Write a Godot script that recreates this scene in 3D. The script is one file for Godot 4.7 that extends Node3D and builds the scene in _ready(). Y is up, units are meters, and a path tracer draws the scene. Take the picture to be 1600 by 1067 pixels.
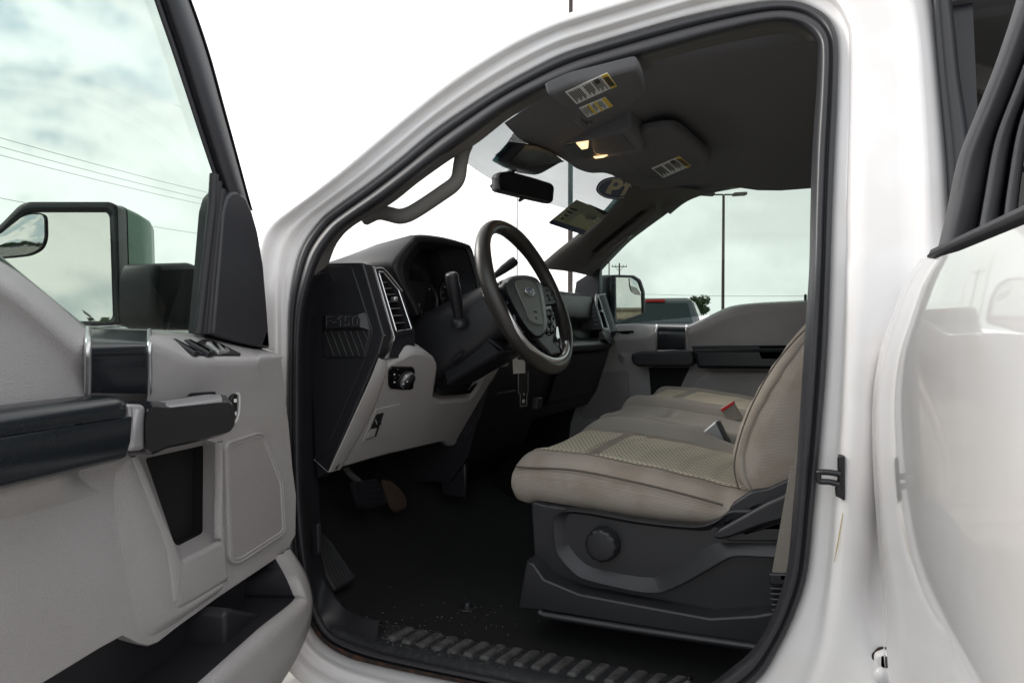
extends Node3D
# A white pickup seen through its open driver's door.  x runs to the rear of the truck, y up, z to the driver's side; z = 0 is its centre line.

const FPX := 1138.0                     # focal length in photograph pixels
var eye := Vector3(0, 1.25, 2.03)
var look: Basis
var M := {}
var truck: Node3D
var door_p: Vector3                     # a point of the open front door's inner panel, its direction and normal
var door_u := Vector3(0.2007, 0, 0.9797)
var door_n := Vector3(0.9797, 0, -0.2007)
var rear_p: Vector3                     # the same for the open rear door's outer skin
var rear_u := Vector3(0.1028, 0, 0.9947)
var rear_n := Vector3(-0.9947, 0, 0.1028)

# ---------------------------------------------------------------- measuring: a pixel of the photograph and a surface give a point
func ray(a: float, b: float) -> Vector3:
	return look * Vector3((a - 800.0) / FPX, (533.5 - b) / FPX, -1.0)
func pp(a: float, b: float, p: Vector3, n: Vector3) -> Vector3:
	var d := ray(a, b)
	return eye + d * ((p - eye).dot(n) / d.dot(n))
func zp(a: float, b: float, z: float) -> Vector3:
	return pp(a, b, Vector3(0, 0, z), Vector3.BACK)
func xp(a: float, b: float, x: float) -> Vector3:
	return pp(a, b, Vector3(x, 0, 0), Vector3.RIGHT)
func yp(a: float, b: float, y: float) -> Vector3:
	return pp(a, b, Vector3(0, y, 0), Vector3.UP)
func far(a: float, b: float, d: float) -> Vector3:
	return eye + ray(a, b) * d
func side_z(y: float) -> float:         # the cab's side: upright below the belt, leaning inwards above it
	var t := y - 1.33
	return 0.92 - 0.4255 * (t + sqrt(t * t + 0.0025)) * 0.5
func bp(a: float, b: float, off := 0.0) -> Vector3:
	var z := 0.9
	var p := Vector3.ZERO
	for k in 12:
		p = zp(a, b, z + off)
		z = side_z(p.y)
	return p
func dp(a: float, b: float, off := 0.0) -> Vector3:
	return pp(a, b, door_p + door_n * off, door_n)
func rp(a: float, b: float, off := 0.0) -> Vector3:
	return pp(a, b, rear_p + rear_n * off, rear_n)
func shield(v: float, z: float) -> Vector3:   # the windscreen's surface
	return Vector3(-1.38 + 0.78 * v - 0.16 * (1.0 - pow(z / 0.74, 2)), 1.18 + 0.58 * v + 0.02 * (1.0 - pow(z / 0.7, 2)) * v, z)
func wp(a: float, b: float, off := 0.0) -> Vector3:
	var d := ray(a, b)
	var lo := 0.8
	var hi := 4.0
	for k in 40:
		var t := (lo + hi) * 0.5
		var p := eye + d * t
		var v := (p.y - 1.18) / (0.58 + 0.02 * (1.0 - pow(p.z / 0.7, 2)))
		if p.x - shield(v, p.z).x - off > 0.0: lo = t
		else: hi = t
	return eye + d * lo
func traced(flat: Array, f: Callable) -> PackedVector3Array:
	var r := PackedVector3Array()
	for i in range(0, flat.size(), 2): r.append(f.call(float(flat[i]), float(flat[i + 1])))
	return r
func zs(flat: Array, z: float) -> PackedVector3Array: return traced(flat, func(a, b): return zp(a, b, z))
func xs(flat: Array, x: float) -> PackedVector3Array: return traced(flat, func(a, b): return xp(a, b, x))
func ys(flat: Array, y: float) -> PackedVector3Array: return traced(flat, func(a, b): return yp(a, b, y))
func bs(flat: Array, off := 0.0) -> PackedVector3Array: return traced(flat, func(a, b): return bp(a, b, off))
func ds(flat: Array, off := 0.0) -> PackedVector3Array: return traced(flat, func(a, b): return dp(a, b, off))
func rs(flat: Array, off := 0.0) -> PackedVector3Array: return traced(flat, func(a, b): return rp(a, b, off))
func ws(flat: Array, off := 0.0) -> PackedVector3Array: return traced(flat, func(a, b): return wp(a, b, off))
func ps(flat: Array, p: Vector3, n: Vector3) -> PackedVector3Array: return traced(flat, func(a, b): return pp(a, b, p, n))
func pts(flat: Array) -> PackedVector3Array:
	var r := PackedVector3Array()
	for i in range(0, flat.size(), 3): r.append(Vector3(flat[i], flat[i + 1], flat[i + 2]))
	return r
func moved(loop: PackedVector3Array, d: Vector3) -> PackedVector3Array:
	var r := PackedVector3Array()
	for p in loop: r.append(p + d)
	return r
func mirrored(loop: PackedVector3Array) -> PackedVector3Array:
	var r := PackedVector3Array()
	for p in loop: r.append(Vector3(p.x, p.y, -p.z))
	return r
func toward(a: PackedVector3Array, b: PackedVector3Array, t: float, d := Vector3.ZERO) -> PackedVector3Array:
	var r := PackedVector3Array()
	for i in a.size(): r.append(a[i].lerp(b[i], t) + d)
	return r
func smooth(p: PackedVector3Array, n: int, closed := false) -> PackedVector3Array:   # Catmull-Rom through the points, n samples evenly by index
	var r := PackedVector3Array()
	var m := p.size()
	var spans := m if closed else m - 1
	for k in n:
		var t := float(k) * spans / (n if closed else n - 1)
		var i := mini(int(t), spans - 1)
		var u := t - i
		var a: Vector3 = p[posmod(i - 1, m)] if closed else p[maxi(i - 1, 0)]
		var b: Vector3 = p[i % m]
		var c: Vector3 = p[(i + 1) % m]
		var d: Vector3 = p[(i + 2) % m] if closed else p[mini(i + 2, m - 1)]
		r.append(b.cubic_interpolate(c, a, d, u) if false else 0.5 * ((2.0 * b) + (c - a) * u + (2.0 * a - 5.0 * b + 4.0 * c - d) * u * u + (3.0 * b - a - 3.0 * c + d) * u * u * u))
	return r
func rounded(p: PackedVector3Array, r: float, seg := 4) -> PackedVector3Array:   # a closed outline with its corners rounded
	var o := PackedVector3Array()
	var m := p.size()
	for i in m:
		var a := p[posmod(i - 1, m)]
		var b := p[i]
		var c := p[(i + 1) % m]
		var q := minf(r, 0.45 * minf(a.distance_to(b), b.distance_to(c)))
		var s := b + (a - b).normalized() * q
		var e := b + (c - b).normalized() * q
		for k in seg + 1:
			var t := float(k) / seg
			o.append(s.lerp(b, t).lerp(b.lerp(e, t), t))
	return o

# ---------------------------------------------------------------- shapes
func S() -> SurfaceTool:
	var st := SurfaceTool.new()
	st.begin(Mesh.PRIMITIVE_TRIANGLES)
	return st
func tri(st: SurfaceTool, a: Vector3, b: Vector3, c: Vector3, ua := Vector2.ZERO, ub := Vector2.ZERO, uc := Vector2.ZERO) -> void:
	if (b - a).cross(c - a).length_squared() < 1e-16: return
	st.set_uv(ua); st.add_vertex(a)
	st.set_uv(ub); st.add_vertex(b)
	st.set_uv(uc); st.add_vertex(c)
func a_grid(st: SurfaceTool, rows: Array, cu := false, cv := false, sg := 1) -> void:
	st.set_smooth_group(sg)
	var nr := rows.size()
	var nc: int = rows[0].size()
	var us := PackedFloat32Array([0.0])
	for j in nc: us.append(us[j] + rows[0][j].distance_to(rows[0][(j + 1) % nc]))
	var v := 0.0
	for i in (nr if cv else nr - 1):
		var A: PackedVector3Array = rows[i]
		var B: PackedVector3Array = rows[(i + 1) % nr]
		var w := v + A[nc / 2].distance_to(B[nc / 2])
		for j in (nc if cu else nc - 1):
			var k := (j + 1) % nc
			tri(st, A[j], B[j], B[k], Vector2(us[j], v), Vector2(us[j], w), Vector2(us[j + 1], w))
			tri(st, A[j], B[k], A[k], Vector2(us[j], v), Vector2(us[j + 1], w), Vector2(us[j + 1], v))
		v = w
func newell(loop: PackedVector3Array) -> Vector3:
	var n := Vector3.ZERO
	for i in loop.size():
		n += loop[i].cross(loop[(i + 1) % loop.size()])
	return n.normalized()
func a_cap(st: SurfaceTool, loop: PackedVector3Array, sg := 2, shape := PackedVector3Array()) -> void:   # shape: an outline with the same points that is sure not to cross itself
	var ref := loop if shape.is_empty() else shape
	var n := newell(ref)
	var e := n.cross(Vector3.UP if absf(n.y) < 0.9 else Vector3.RIGHT).normalized()
	var f := n.cross(e)
	var q := PackedVector2Array()
	for p in ref: q.append(Vector2((p - ref[0]).dot(e), (p - ref[0]).dot(f)) * 1000.0)
	st.set_smooth_group(sg)
	var t := Geometry2D.triangulate_polygon(q)
	if t.is_empty():
		var c := Vector3.ZERO
		for p in loop: c += p / loop.size()
		for i in loop.size(): tri(st, c, loop[i], loop[(i + 1) % loop.size()])
	for i in range(0, t.size(), 3):
		tri(st, loop[t[i]], loop[t[i + 1]], loop[t[i + 2]], q[t[i]], q[t[i + 1]], q[t[i + 2]])
func inset(loop: PackedVector3Array, d: float, n: Vector3) -> PackedVector3Array:
	var r := PackedVector3Array()
	var m := loop.size()
	for i in m:
		var a := loop[i] - loop[posmod(i - 1, m)]
		var b := loop[(i + 1) % m] - loop[i]
		if a.length() < 1e-7: a = b
		if b.length() < 1e-7: b = a
		var s := n.cross(a.normalized())
		var t := n.cross(b.normalized())
		var k := (s + t).normalized()
		r.append(loop[i] + k * (d / maxf(0.5, k.dot(s))))
	return r
func a_plate(st: SurfaceTool, given: PackedVector3Array, back: Vector3, bevel := 0.003, closed_back := true) -> void:   # loop is the front outline, back points to the rear face
	var loop := PackedVector3Array()
	for i in given.size():
		if given[i].distance_to(given[posmod(i - 1, given.size())]) > 1e-5: loop.append(given[i])
	var n := newell(loop)
	var fwd := -back.normalized()
	var rows := [moved(loop, back), moved(loop, -fwd * minf(bevel, back.length() * 0.9))]
	for k in [0.5, 1.0]:
		var a: float = k * PI * 0.5
		rows.append(moved(inset(loop, bevel * (1.0 - cos(a)), n), -fwd * bevel * (1.0 - sin(a))))
	a_grid(st, rows, true)
	a_cap(st, rows[3], 2, loop)
	if closed_back: a_cap(st, rows[0], 3)
func a_bowl(st: SurfaceTool, outer: PackedVector3Array, hole: PackedVector3Array) -> void:   # a flat face with a hole in it, cut open between the two
	var best := 1e9
	var bi := 0
	var bj := 0
	for i in outer.size():
		for j in hole.size():
			var d := outer[i].distance_to(hole[j])
			if d < best: best = d; bi = i; bj = j
	var loop := PackedVector3Array()
	var same := newell(outer).dot(newell(hole)) > 0.0
	for i in outer.size() + 1: loop.append(outer[(bi + i) % outer.size()])
	for j in hole.size() + 1: loop.append(hole[posmod(bj - j if same else bj + j, hole.size())])
	# part the two sides of the cut by a hair so that the outline stays simple
	var n := newell(outer)
	var c := (hole[bj] - outer[bi]).cross(n).normalized() * 1e-5
	loop[outer.size()] -= c
	loop[outer.size() + 1] -= c
	a_cap(st, loop)
func a_tube(st: SurfaceTool, path: PackedVector3Array, r, n := 10, flat := 1.0, up := Vector3.ZERO) -> void:
	var rows := []
	var side := Vector3.ZERO
	for i in path.size():
		var t := (path[mini(i + 1, path.size() - 1)] - path[maxi(i - 1, 0)]).normalized()
		if up != Vector3.ZERO: side = up - t * up.dot(t)
		elif side == Vector3.ZERO: side = t.cross(Vector3.UP if absf(t.y) < 0.9 else Vector3.RIGHT)
		side = (side - t * side.dot(t)).normalized()
		var o := t.cross(side)
		var q: float = r if r is float else r[mini(i, r.size() - 1)]
		var row := PackedVector3Array()
		for k in n: row.append(path[i] + side * cos(TAU * k / n) * q + o * sin(TAU * k / n) * q * flat)
		rows.append(row)
	a_grid(st, rows, true)
	a_cap(st, rows[0], 3)
	a_cap(st, rows[-1], 4)
func a_lathe(st: SurfaceTool, o: Vector3, axis: Vector3, prof: Array, n := 24, wave := 0.0, waves := 0) -> void:   # prof: [[radius, height], ...]
	var z := axis.normalized()
	var e := z.cross(Vector3.UP if absf(z.y) < 0.9 else Vector3.RIGHT).normalized()
	var f := z.cross(e)
	var rows := []
	for p in prof:
		var row := PackedVector3Array()
		for k in n:
			var a := TAU * k / n
			var q: float = p[0] * (1.0 + (wave * cos(a * waves) if p.size() < 3 else 0.0))
			row.append(o + z * p[1] + (e * cos(a) + f * sin(a)) * q)
		rows.append(row)
	a_grid(st, rows, true)
	if prof[0][0] > 0.001: a_cap(st, rows[0], 3)
	if prof[-1][0] > 0.001: a_cap(st, rows[-1], 4)
func a_box(st: SurfaceTool, at: Vector3, size: Vector3, b := Basis.IDENTITY, bevel := 0.004) -> void:   # bevelled box
	var h := size * 0.5
	bevel = minf(bevel, 0.4 * minf(h.x, minf(h.y, h.z)))
	var rows := []
	for lv in [[-h.y, bevel], [-h.y + bevel, 0.0], [h.y - bevel, 0.0], [h.y, bevel]]:
		var row := PackedVector3Array()
		var x: float = h.x - lv[1]
		var z: float = h.z - lv[1]
		for c in [[1, 1], [-1, 1], [-1, -1], [1, -1]]:
			var first := PackedVector3Array([Vector3(c[0] * (x - bevel), lv[0], c[1] * z), Vector3(c[0] * x, lv[0], c[1] * (z - bevel))])
			if c[0] * c[1] > 0: first.reverse()
			for p in first: row.append(at + b * p)
		rows.append(row)
	a_grid(st, rows, true, false, -1)
	a_cap(st, rows[0], 3)
	a_cap(st, rows[3], 4)
func part(called: String, st: SurfaceTool, m: Material, parent: Node = null) -> MeshInstance3D:
	st.generate_normals()
	st.index()
	var o := MeshInstance3D.new()
	o.name = called
	o.mesh = st.commit()
	o.material_override = m
	(parent if parent else truck).add_child(o, true)
	return o
func tag(o: Node, label: String, category: String, group := "", kind := "") -> Node:
	if label: o.set_meta("label", label)
	if category: o.set_meta("category", category)
	if group: o.set_meta("group", group)
	if kind: o.set_meta("kind", kind)
	return o
func thing(called: String, at: Vector3, label: String, category: String, group := "") -> Node3D:
	var o := Node3D.new()
	o.name = called
	add_child(o, true)
	o.position = at
	tag(o, label, category, group)
	return o
func plate(called: String, loop: PackedVector3Array, back: Vector3, m: Material, parent: Node = null, bevel := 0.003) -> MeshInstance3D:
	var st := S()
	a_plate(st, loop, back, bevel)
	return part(called, st, m, parent)
func pane(called: String, loop: PackedVector3Array, back: Vector3, m: Material, parent: Node) -> MeshInstance3D:   # solid sheet of glass, every face turned outwards
	var st := S()
	var n := newell(loop)
	var e := n.cross(Vector3.UP if absf(n.y) < 0.9 else Vector3.RIGHT).normalized()
	var f := n.cross(e)
	var q := PackedVector2Array()
	for p in loop: q.append(Vector2((p - loop[0]).dot(e), (p - loop[0]).dot(f)) * 1000.0)
	var t := Geometry2D.triangulate_polygon(q)
	st.set_smooth_group(-1)
	var out := func(a: Vector3, b: Vector3, c: Vector3, d: Vector3) -> void:      # front faces run clockwise
		if (b - a).cross(c - a).dot(d) > 0.0: tri(st, a, c, b)
		else: tri(st, a, b, c)
	for i in range(0, t.size(), 3):
		out.call(loop[t[i]], loop[t[i + 1]], loop[t[i + 2]], -back)
		out.call(loop[t[i]] + back, loop[t[i + 1]] + back, loop[t[i + 2]] + back, back)
	var turn := 1.0 if n.dot(back) < 0.0 else -1.0
	for i in loop.size():
		var a := loop[i]
		var b := loop[(i + 1) % loop.size()]
		var d := (b - a).cross(n)
		out.call(a, b, b + back, d)
		out.call(a, b + back, a + back, d)
	return part(called, st, m, parent)
func tube(called: String, path: PackedVector3Array, r, m: Material, parent: Node = null, n := 10, flat := 1.0, up := Vector3.ZERO) -> MeshInstance3D:
	var st := S()
	a_tube(st, path, r, n, flat, up)
	return part(called, st, m, parent)
func sheet(called: String, rows: Array, m: Material, parent: Node = null, cu := false) -> MeshInstance3D:
	var st := S()
	a_grid(st, rows, cu)
	return part(called, st, m, parent)
func text(called: String, s: String, size: float, at: Vector3, right: Vector3, up: Vector3, m: Material, parent: Node, deep := 0.001, font := "Droid Sans", bold := false) -> MeshInstance3D:
	var f := SystemFont.new()
	f.font_names = PackedStringArray([font])
	if bold: f.font_weight = 700
	var t := TextMesh.new()
	t.font = f
	t.text = s
	t.font_size = 32
	t.pixel_size = size / 32.0
	t.depth = deep
	var o := MeshInstance3D.new()
	o.name = called
	o.mesh = t
	o.material_override = m
	parent.add_child(o, true)
	var r := right.normalized()
	var u := (up - r * up.dot(r)).normalized()
	o.transform = Transform3D(Basis(r * right.length(), u, r.cross(u)), at)
	return o

# ---------------------------------------------------------------- materials
func lin(r: float, g: float, b: float, a := 1.0) -> Color:
	var c := Color(r, g, b).linear_to_srgb()
	c.a = a
	return c
func mat(r: float, g: float, b: float, rough := 0.5, metal := 0.0) -> StandardMaterial3D:
	var m := StandardMaterial3D.new()
	m.albedo_color = lin(r, g, b)
	m.roughness = rough
	m.metallic = metal
	m.cull_mode = BaseMaterial3D.CULL_DISABLED
	return m
func glass(r: float, g: float, b: float, a: float) -> StandardMaterial3D:
	var m := mat(r, g, b, 0.02)
	m.albedo_color = lin(r, g, b, a)
	m.transparency = BaseMaterial3D.TRANSPARENCY_ALPHA
	return m
func tex(img: Image) -> ImageTexture:
	img.generate_mipmaps()
	return ImageTexture.create_from_image(img)
func noise_image(size: int, freq: float, kind := FastNoiseLite.TYPE_SIMPLEX_SMOOTH, octaves := 3, sd := 1) -> Image:
	var n := FastNoiseLite.new()
	n.seed = sd
	n.noise_type = kind
	n.frequency = freq
	n.fractal_octaves = octaves
	return n.get_seamless_image(size, size)
func bumpy(m: StandardMaterial3D, t: Texture2D, period: float, strength: float) -> StandardMaterial3D:
	m.normal_enabled = true
	m.normal_texture = t
	m.normal_scale = strength
	m.uv1_triplanar = true
	m.uv1_world_triplanar = true
	m.uv1_scale = Vector3.ONE / period
	return m
func bumped(img: Image, k: float) -> ImageTexture:
	var i := img.duplicate() as Image
	i.convert(Image.FORMAT_RGBA8)
	i.bump_map_to_normal_map(k)
	return tex(i)
func tinted(img: Image, a: Color, b: Color, lo := 0.0, hi := 1.0) -> ImageTexture:
	var o := Image.create(img.get_width(), img.get_height(), false, Image.FORMAT_RGB8)
	for y in img.get_height():
		for x in img.get_width():
			o.set_pixel(x, y, a.lerp(b, clampf((img.get_pixel(x, y).r - lo) / (hi - lo), 0, 1)))
	return tex(o)
func worn(m: StandardMaterial3D, t: Texture2D, period: float) -> StandardMaterial3D:
	m.albedo_texture = t
	m.uv1_triplanar = true
	m.uv1_world_triplanar = true
	m.uv1_scale = Vector3.ONE / period
	return m

func aged(m: StandardMaterial3D, t: Texture2D, period: float) -> void:      # slow change of tone over the fine grain
	m.detail_enabled = true
	m.detail_albedo = t
	m.detail_blend_mode = BaseMaterial3D.BLEND_MODE_MUL
	m.detail_uv_layer = BaseMaterial3D.DETAIL_UV_2
	m.uv2_triplanar = true
	m.uv2_world_triplanar = true
	m.uv2_scale = Vector3.ONE / period

func make_materials() -> void:
	var fine := noise_image(256, 0.11, FastNoiseLite.TYPE_SIMPLEX_SMOOTH, 2, 3)
	var cells := noise_image(256, 0.09, FastNoiseLite.TYPE_CELLULAR, 1, 5)
	var fine_n := bumped(fine, 3.0)
	var cells_n := bumped(cells, 4.0)
	var cloudy := noise_image(512, 0.006, FastNoiseLite.TYPE_SIMPLEX_SMOOTH, 5, 9)
	var soil := tinted(cloudy, Color(0.975, 0.968, 0.958), Color(1, 1, 1), 0.3, 0.6)
	var wear := tinted(cloudy, Color(0.86, 0.84, 0.81), Color(1, 1, 1), 0.25, 0.7)
	var scuffs := tinted(cloudy, Color(0.96, 0.955, 0.945), Color(1, 1, 1), 0.25, 0.7)
	var dust := tinted(noise_image(512, 0.02, FastNoiseLite.TYPE_SIMPLEX_SMOOTH, 6, 12), Color(1, 1, 1), Color(0.55, 0.54, 0.52), 0.35, 1.0)
	# white paint with road film
	M.paint = worn(mat(0.74, 0.725, 0.735, 0.32), soil, 0.9)
	M.paint.clearcoat_enabled = true
	M.paint.clearcoat = 1.0
	M.paint.clearcoat_roughness = 0.03
	M.jamb = worn(mat(0.74, 0.725, 0.735, 0.42), soil, 0.7)
	M.jamb.clearcoat_enabled = true
	M.jamb.clearcoat = 0.5
	M.jamb.clearcoat_roughness = 0.15
	M.rubber = bumpy(mat(0.022, 0.022, 0.026, 0.55), fine_n, 0.03, 0.25)
	M.seal = bumpy(mat(0.024, 0.024, 0.029, 0.42), fine_n, 0.03, 0.2)
	M.frame = bumpy(mat(0.034, 0.034, 0.041, 0.42), fine_n, 0.02, 0.25)
	M.rust = worn(mat(0.75, 0.6, 0.5, 0.85), tinted(noise_image(256, 0.03, FastNoiseLite.TYPE_SIMPLEX_SMOOTH, 5, 31), Color(0.12, 0.11, 0.11), Color(0.38, 0.24, 0.17), 0.4, 0.8), 0.25)
	M.grey = worn(bumpy(mat(0.40, 0.385, 0.39, 0.55), cells_n, 0.035, 0.8), wear, 0.6)
	M.grey.uv1_scale = Vector3.ONE / 0.05
	M.grey.albedo_texture = null
	M.grey_soft = bumpy(mat(0.40, 0.385, 0.39, 0.55), cells_n, 0.05, 0.9)
	M.pillar = bumpy(mat(0.12, 0.112, 0.105, 0.75), fine_n, 0.012, 0.5)
	M.liner = bumpy(mat(0.158, 0.158, 0.17, 0.95), fine_n, 0.012, 0.9)
	M.visor = bumpy(mat(0.122, 0.121, 0.128, 0.95), fine_n, 0.012, 0.9)
	M.black = bumpy(mat(0.016, 0.016, 0.02, 0.42), cells_n, 0.03, 0.35)
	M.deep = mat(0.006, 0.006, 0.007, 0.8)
	M.gloss = mat(0.008, 0.008, 0.01, 0.12)
	M.charcoal = bumpy(mat(0.021, 0.021, 0.025, 0.40), cells_n, 0.03, 0.3)
	M.leather = bumpy(mat(0.014, 0.017, 0.021, 0.24), bumped(noise_image(256, 0.05, FastNoiseLite.TYPE_CELLULAR, 2, 8), 4.0), 0.04, 0.22)
	M.wheel = bumpy(mat(0.029, 0.026, 0.024, 0.36), fine_n, 0.03, 0.3)
	M.chrome = mat(0.75, 0.75, 0.77, 0.16, 1.0)
	M.silver = mat(0.66, 0.66, 0.67, 0.28, 0.85)
	M.satin = mat(0.30, 0.30, 0.31, 0.42, 0.5)
	M.mirror = mat(0.72, 0.71, 0.66, 0.015, 1.0)
	M.inside_mirror = mat(0.30, 0.30, 0.30, 0.03, 1.0)
	M.clear = glass(0.5, 0.55, 0.53, 0.04)
	M.tint = mat(0.40, 0.465, 0.432, 0.0)                         # green tinted safety glass, 4 mm thick
	M.tint.albedo_color.a = 0.0
	M.tint.transparency = BaseMaterial3D.TRANSPARENCY_ALPHA
	M.tint.refraction_enabled = true
	M.tint.refraction_scale = 0.05
	M.band = glass(0.03, 0.27, 0.30, 0.60)
	M.privacy = glass(0.01, 0.012, 0.012, 0.8)
	M.red = mat(0.45, 0.02, 0.02, 0.25)
	M.amber = mat(0.7, 0.3, 0.02, 0.3)
	M.white_print = mat(0.75, 0.75, 0.73, 0.6)
	M.yellow_print = mat(0.75, 0.52, 0.04, 0.6)
	M.faded_label = mat(0.42, 0.31, 0.10, 0.7)
	M.dark_print = mat(0.03, 0.03, 0.03, 0.7)
	M.blue = mat(0.006, 0.018, 0.09, 0.3)
	M.sticker = mat(0.17, 0.19, 0.155, 0.5)
	M.sticker.backlight_enabled = true
	M.sticker.backlight = Color(0.5, 0.5, 0.42)
	M.glitter = bumpy(mat(0.62, 0.55, 0.36, 0.5), fine_n, 0.02, 1.0)
	# cloth: plain weave, and the insert's weave with rows of dark pits
	var weave := Image.create(64, 64, false, Image.FORMAT_RGB8)
	var weave_h := Image.create(64, 64, false, Image.FORMAT_RGBA8)
	for y in 64:
		for x in 64:
			var odd := (y / 8) % 2
			var u := absf(fposmod(x + odd * 4.0, 8.0) - 4.0) / 4.0
			var w := absf(fposmod(y, 8.0) - 4.0) / 4.0
			var h := clampf(1.25 - sqrt(u * u + w * w), 0, 1)
			weave_h.set_pixel(x, y, Color(h, h, h))
			var c := 0.72 + 0.28 * smoothstep(0.1, 0.55, h)
			weave.set_pixel(x, y, Color(c, c * 0.99, c * 0.975))
	var pits := Image.create(96, 96, false, Image.FORMAT_RGB8)
	var pits_h := Image.create(96, 96, false, Image.FORMAT_RGBA8)
	for y in 96:
		for x in 96:
			var odd2 := (y / 24) % 2
			var u2 := (fposmod(x + odd2 * 12.0, 24.0) - 12.0) / 8.5
			var w2 := (fposmod(y, 24.0) - 12.0) / 5.5
			var pit := 1.0 - smoothstep(0.6, 1.15, sqrt(u2 * u2 + w2 * w2))
			var thread := 0.90 + 0.10 * sin(x * TAU / 4.0) * sin(y * TAU / 4.0)
			pits.set_pixel(x, y, Color(1.0, 0.985, 0.93).lerp(Color(0.33, 0.30, 0.26), pit) * thread)
			pits_h.set_pixel(x, y, Color(1, 1, 1) * (0.5 * thread + 0.5 * (1.0 - pit)))
	weave_h.bump_map_to_normal_map(3.0)
	pits_h.bump_map_to_normal_map(3.0)
	M.cloth = bumpy(worn(mat(0.40, 0.36, 0.322, 0.9), tex(weave), 0.021), tex(weave_h), 0.021, 0.6)
	var stains := tinted(noise_image(512, 0.012, FastNoiseLite.TYPE_SIMPLEX_SMOOTH, 6, 44), Color(0.91, 0.89, 0.87), Color(1, 1, 1), 0.25, 0.6)
	aged(M.cloth, stains, 0.8)
	aged(M.grey, scuffs, 1.1)
	M.insert = bumpy(worn(mat(0.76, 0.715, 0.645, 0.9), tex(pits), 0.042), tex(pits_h), 0.042, 0.8)
	M.plush = bumpy(mat(0.26, 0.24, 0.21, 0.95), fine_n, 0.02, 0.6)
	M.plush.rim_enabled = true
	M.plush.rim = 0.3
	M.belt = bumpy(worn(mat(0.34, 0.31, 0.28, 0.8), tex(weave), 0.02), tex(weave_h), 0.02, 0.8)
	M.stitch = mat(0.10, 0.085, 0.07, 0.9)
	# speaker grille: rows of fine holes
	var holes := Image.create(64, 64, false, Image.FORMAT_RGB8)
	var holes_h := Image.create(64, 64, false, Image.FORMAT_RGBA8)
	for y in 64:
		for x in 64:
			var o3 := (y / 8) % 2
			var d3 := Vector2(fposmod(x + o3 * 4.0, 8.0) - 4.0, fposmod(y, 8.0) - 4.0).length()
			var k3 := smoothstep(1.6, 2.8, d3)
			holes.set_pixel(x, y, Color(1, 1, 1) * (0.5 + 0.5 * k3))
			holes_h.set_pixel(x, y, Color(1, 1, 1) * k3)
	holes_h.bump_map_to_normal_map(3.0)
	M.grille = bumpy(worn(mat(0.41, 0.385, 0.385, 0.6), tex(holes), 0.020), tex(holes_h), 0.020, 0.4)
	M.carpet = bumpy(worn(mat(0.009, 0.009, 0.0095, 1.0), dust, 0.5), fine_n, 0.02, 1.0)
	M.carpet.uv1_scale = Vector3.ONE / 0.06
	M.sill = bumpy(worn(mat(0.05, 0.05, 0.055, 0.6), tinted(noise_image(512, 0.03, FastNoiseLite.TYPE_SIMPLEX_SMOOTH, 6, 17), Color(0.5, 0.52, 0.56), Color(1, 0.98, 0.95), 0.5, 0.85), 0.6), cells_n, 0.35, 0.05)
	M.sill.normal_enabled = false
	M.tread = worn(mat(0.075, 0.074, 0.074, 0.7), dust, 0.4)
	M.grit = mat(0.45, 0.43, 0.39, 0.9)
	M.lamp = mat(0.9, 0.8, 0.6, 0.4)
	M.lamp.emission_enabled = true
	M.lamp.emission = Color(1.0, 0.86, 0.66)
	M.lamp.emission_energy_multiplier = 0.8
	# outside
	M.asphalt = worn(bumpy(mat(0.38, 0.37, 0.35, 0.9), fine_n, 0.3, 0.6), tinted(noise_image(512, 0.01, FastNoiseLite.TYPE_SIMPLEX_SMOOTH, 6, 71), Color(0.7, 0.7, 0.7), Color(1, 1, 1), 0.2, 0.8), 5.0)
	M.pole = mat(0.06, 0.045, 0.042, 0.7)
	M.steel = mat(0.35, 0.35, 0.35, 0.5, 0.5)
	M.timber = mat(0.07, 0.06, 0.05, 0.9)
	M.wire = mat(0.24, 0.25, 0.25, 0.7)
	M.leaf = mat(0.045, 0.075, 0.03, 0.8)
	M.leaf.backlight_enabled = true
	M.leaf.backlight = Color(0.1, 0.14, 0.05)
	M.bark = mat(0.07, 0.055, 0.045, 0.95)
	M.wall_tan = worn(mat(0.36, 0.31, 0.25, 0.85), wear, 4.0)
	M.roof_edge = mat(0.2, 0.17, 0.14, 0.8)
	M.shop_glass = mat(0.02, 0.025, 0.03, 0.08)
	M.car_white = mat(0.7, 0.7, 0.7, 0.25)
	M.car_grey = mat(0.1, 0.105, 0.11, 0.25, 0.3)
	M.car_blue = mat(0.04, 0.07, 0.14, 0.25, 0.2)
	M.car_silver = mat(0.33, 0.33, 0.33, 0.3, 0.4)
	M.car_dark = mat(0.018, 0.02, 0.02, 0.22)
	M.car_glass = mat(0.012, 0.02, 0.016, 0.05)
	M.tyre = mat(0.015, 0.015, 0.016, 0.85)

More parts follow.
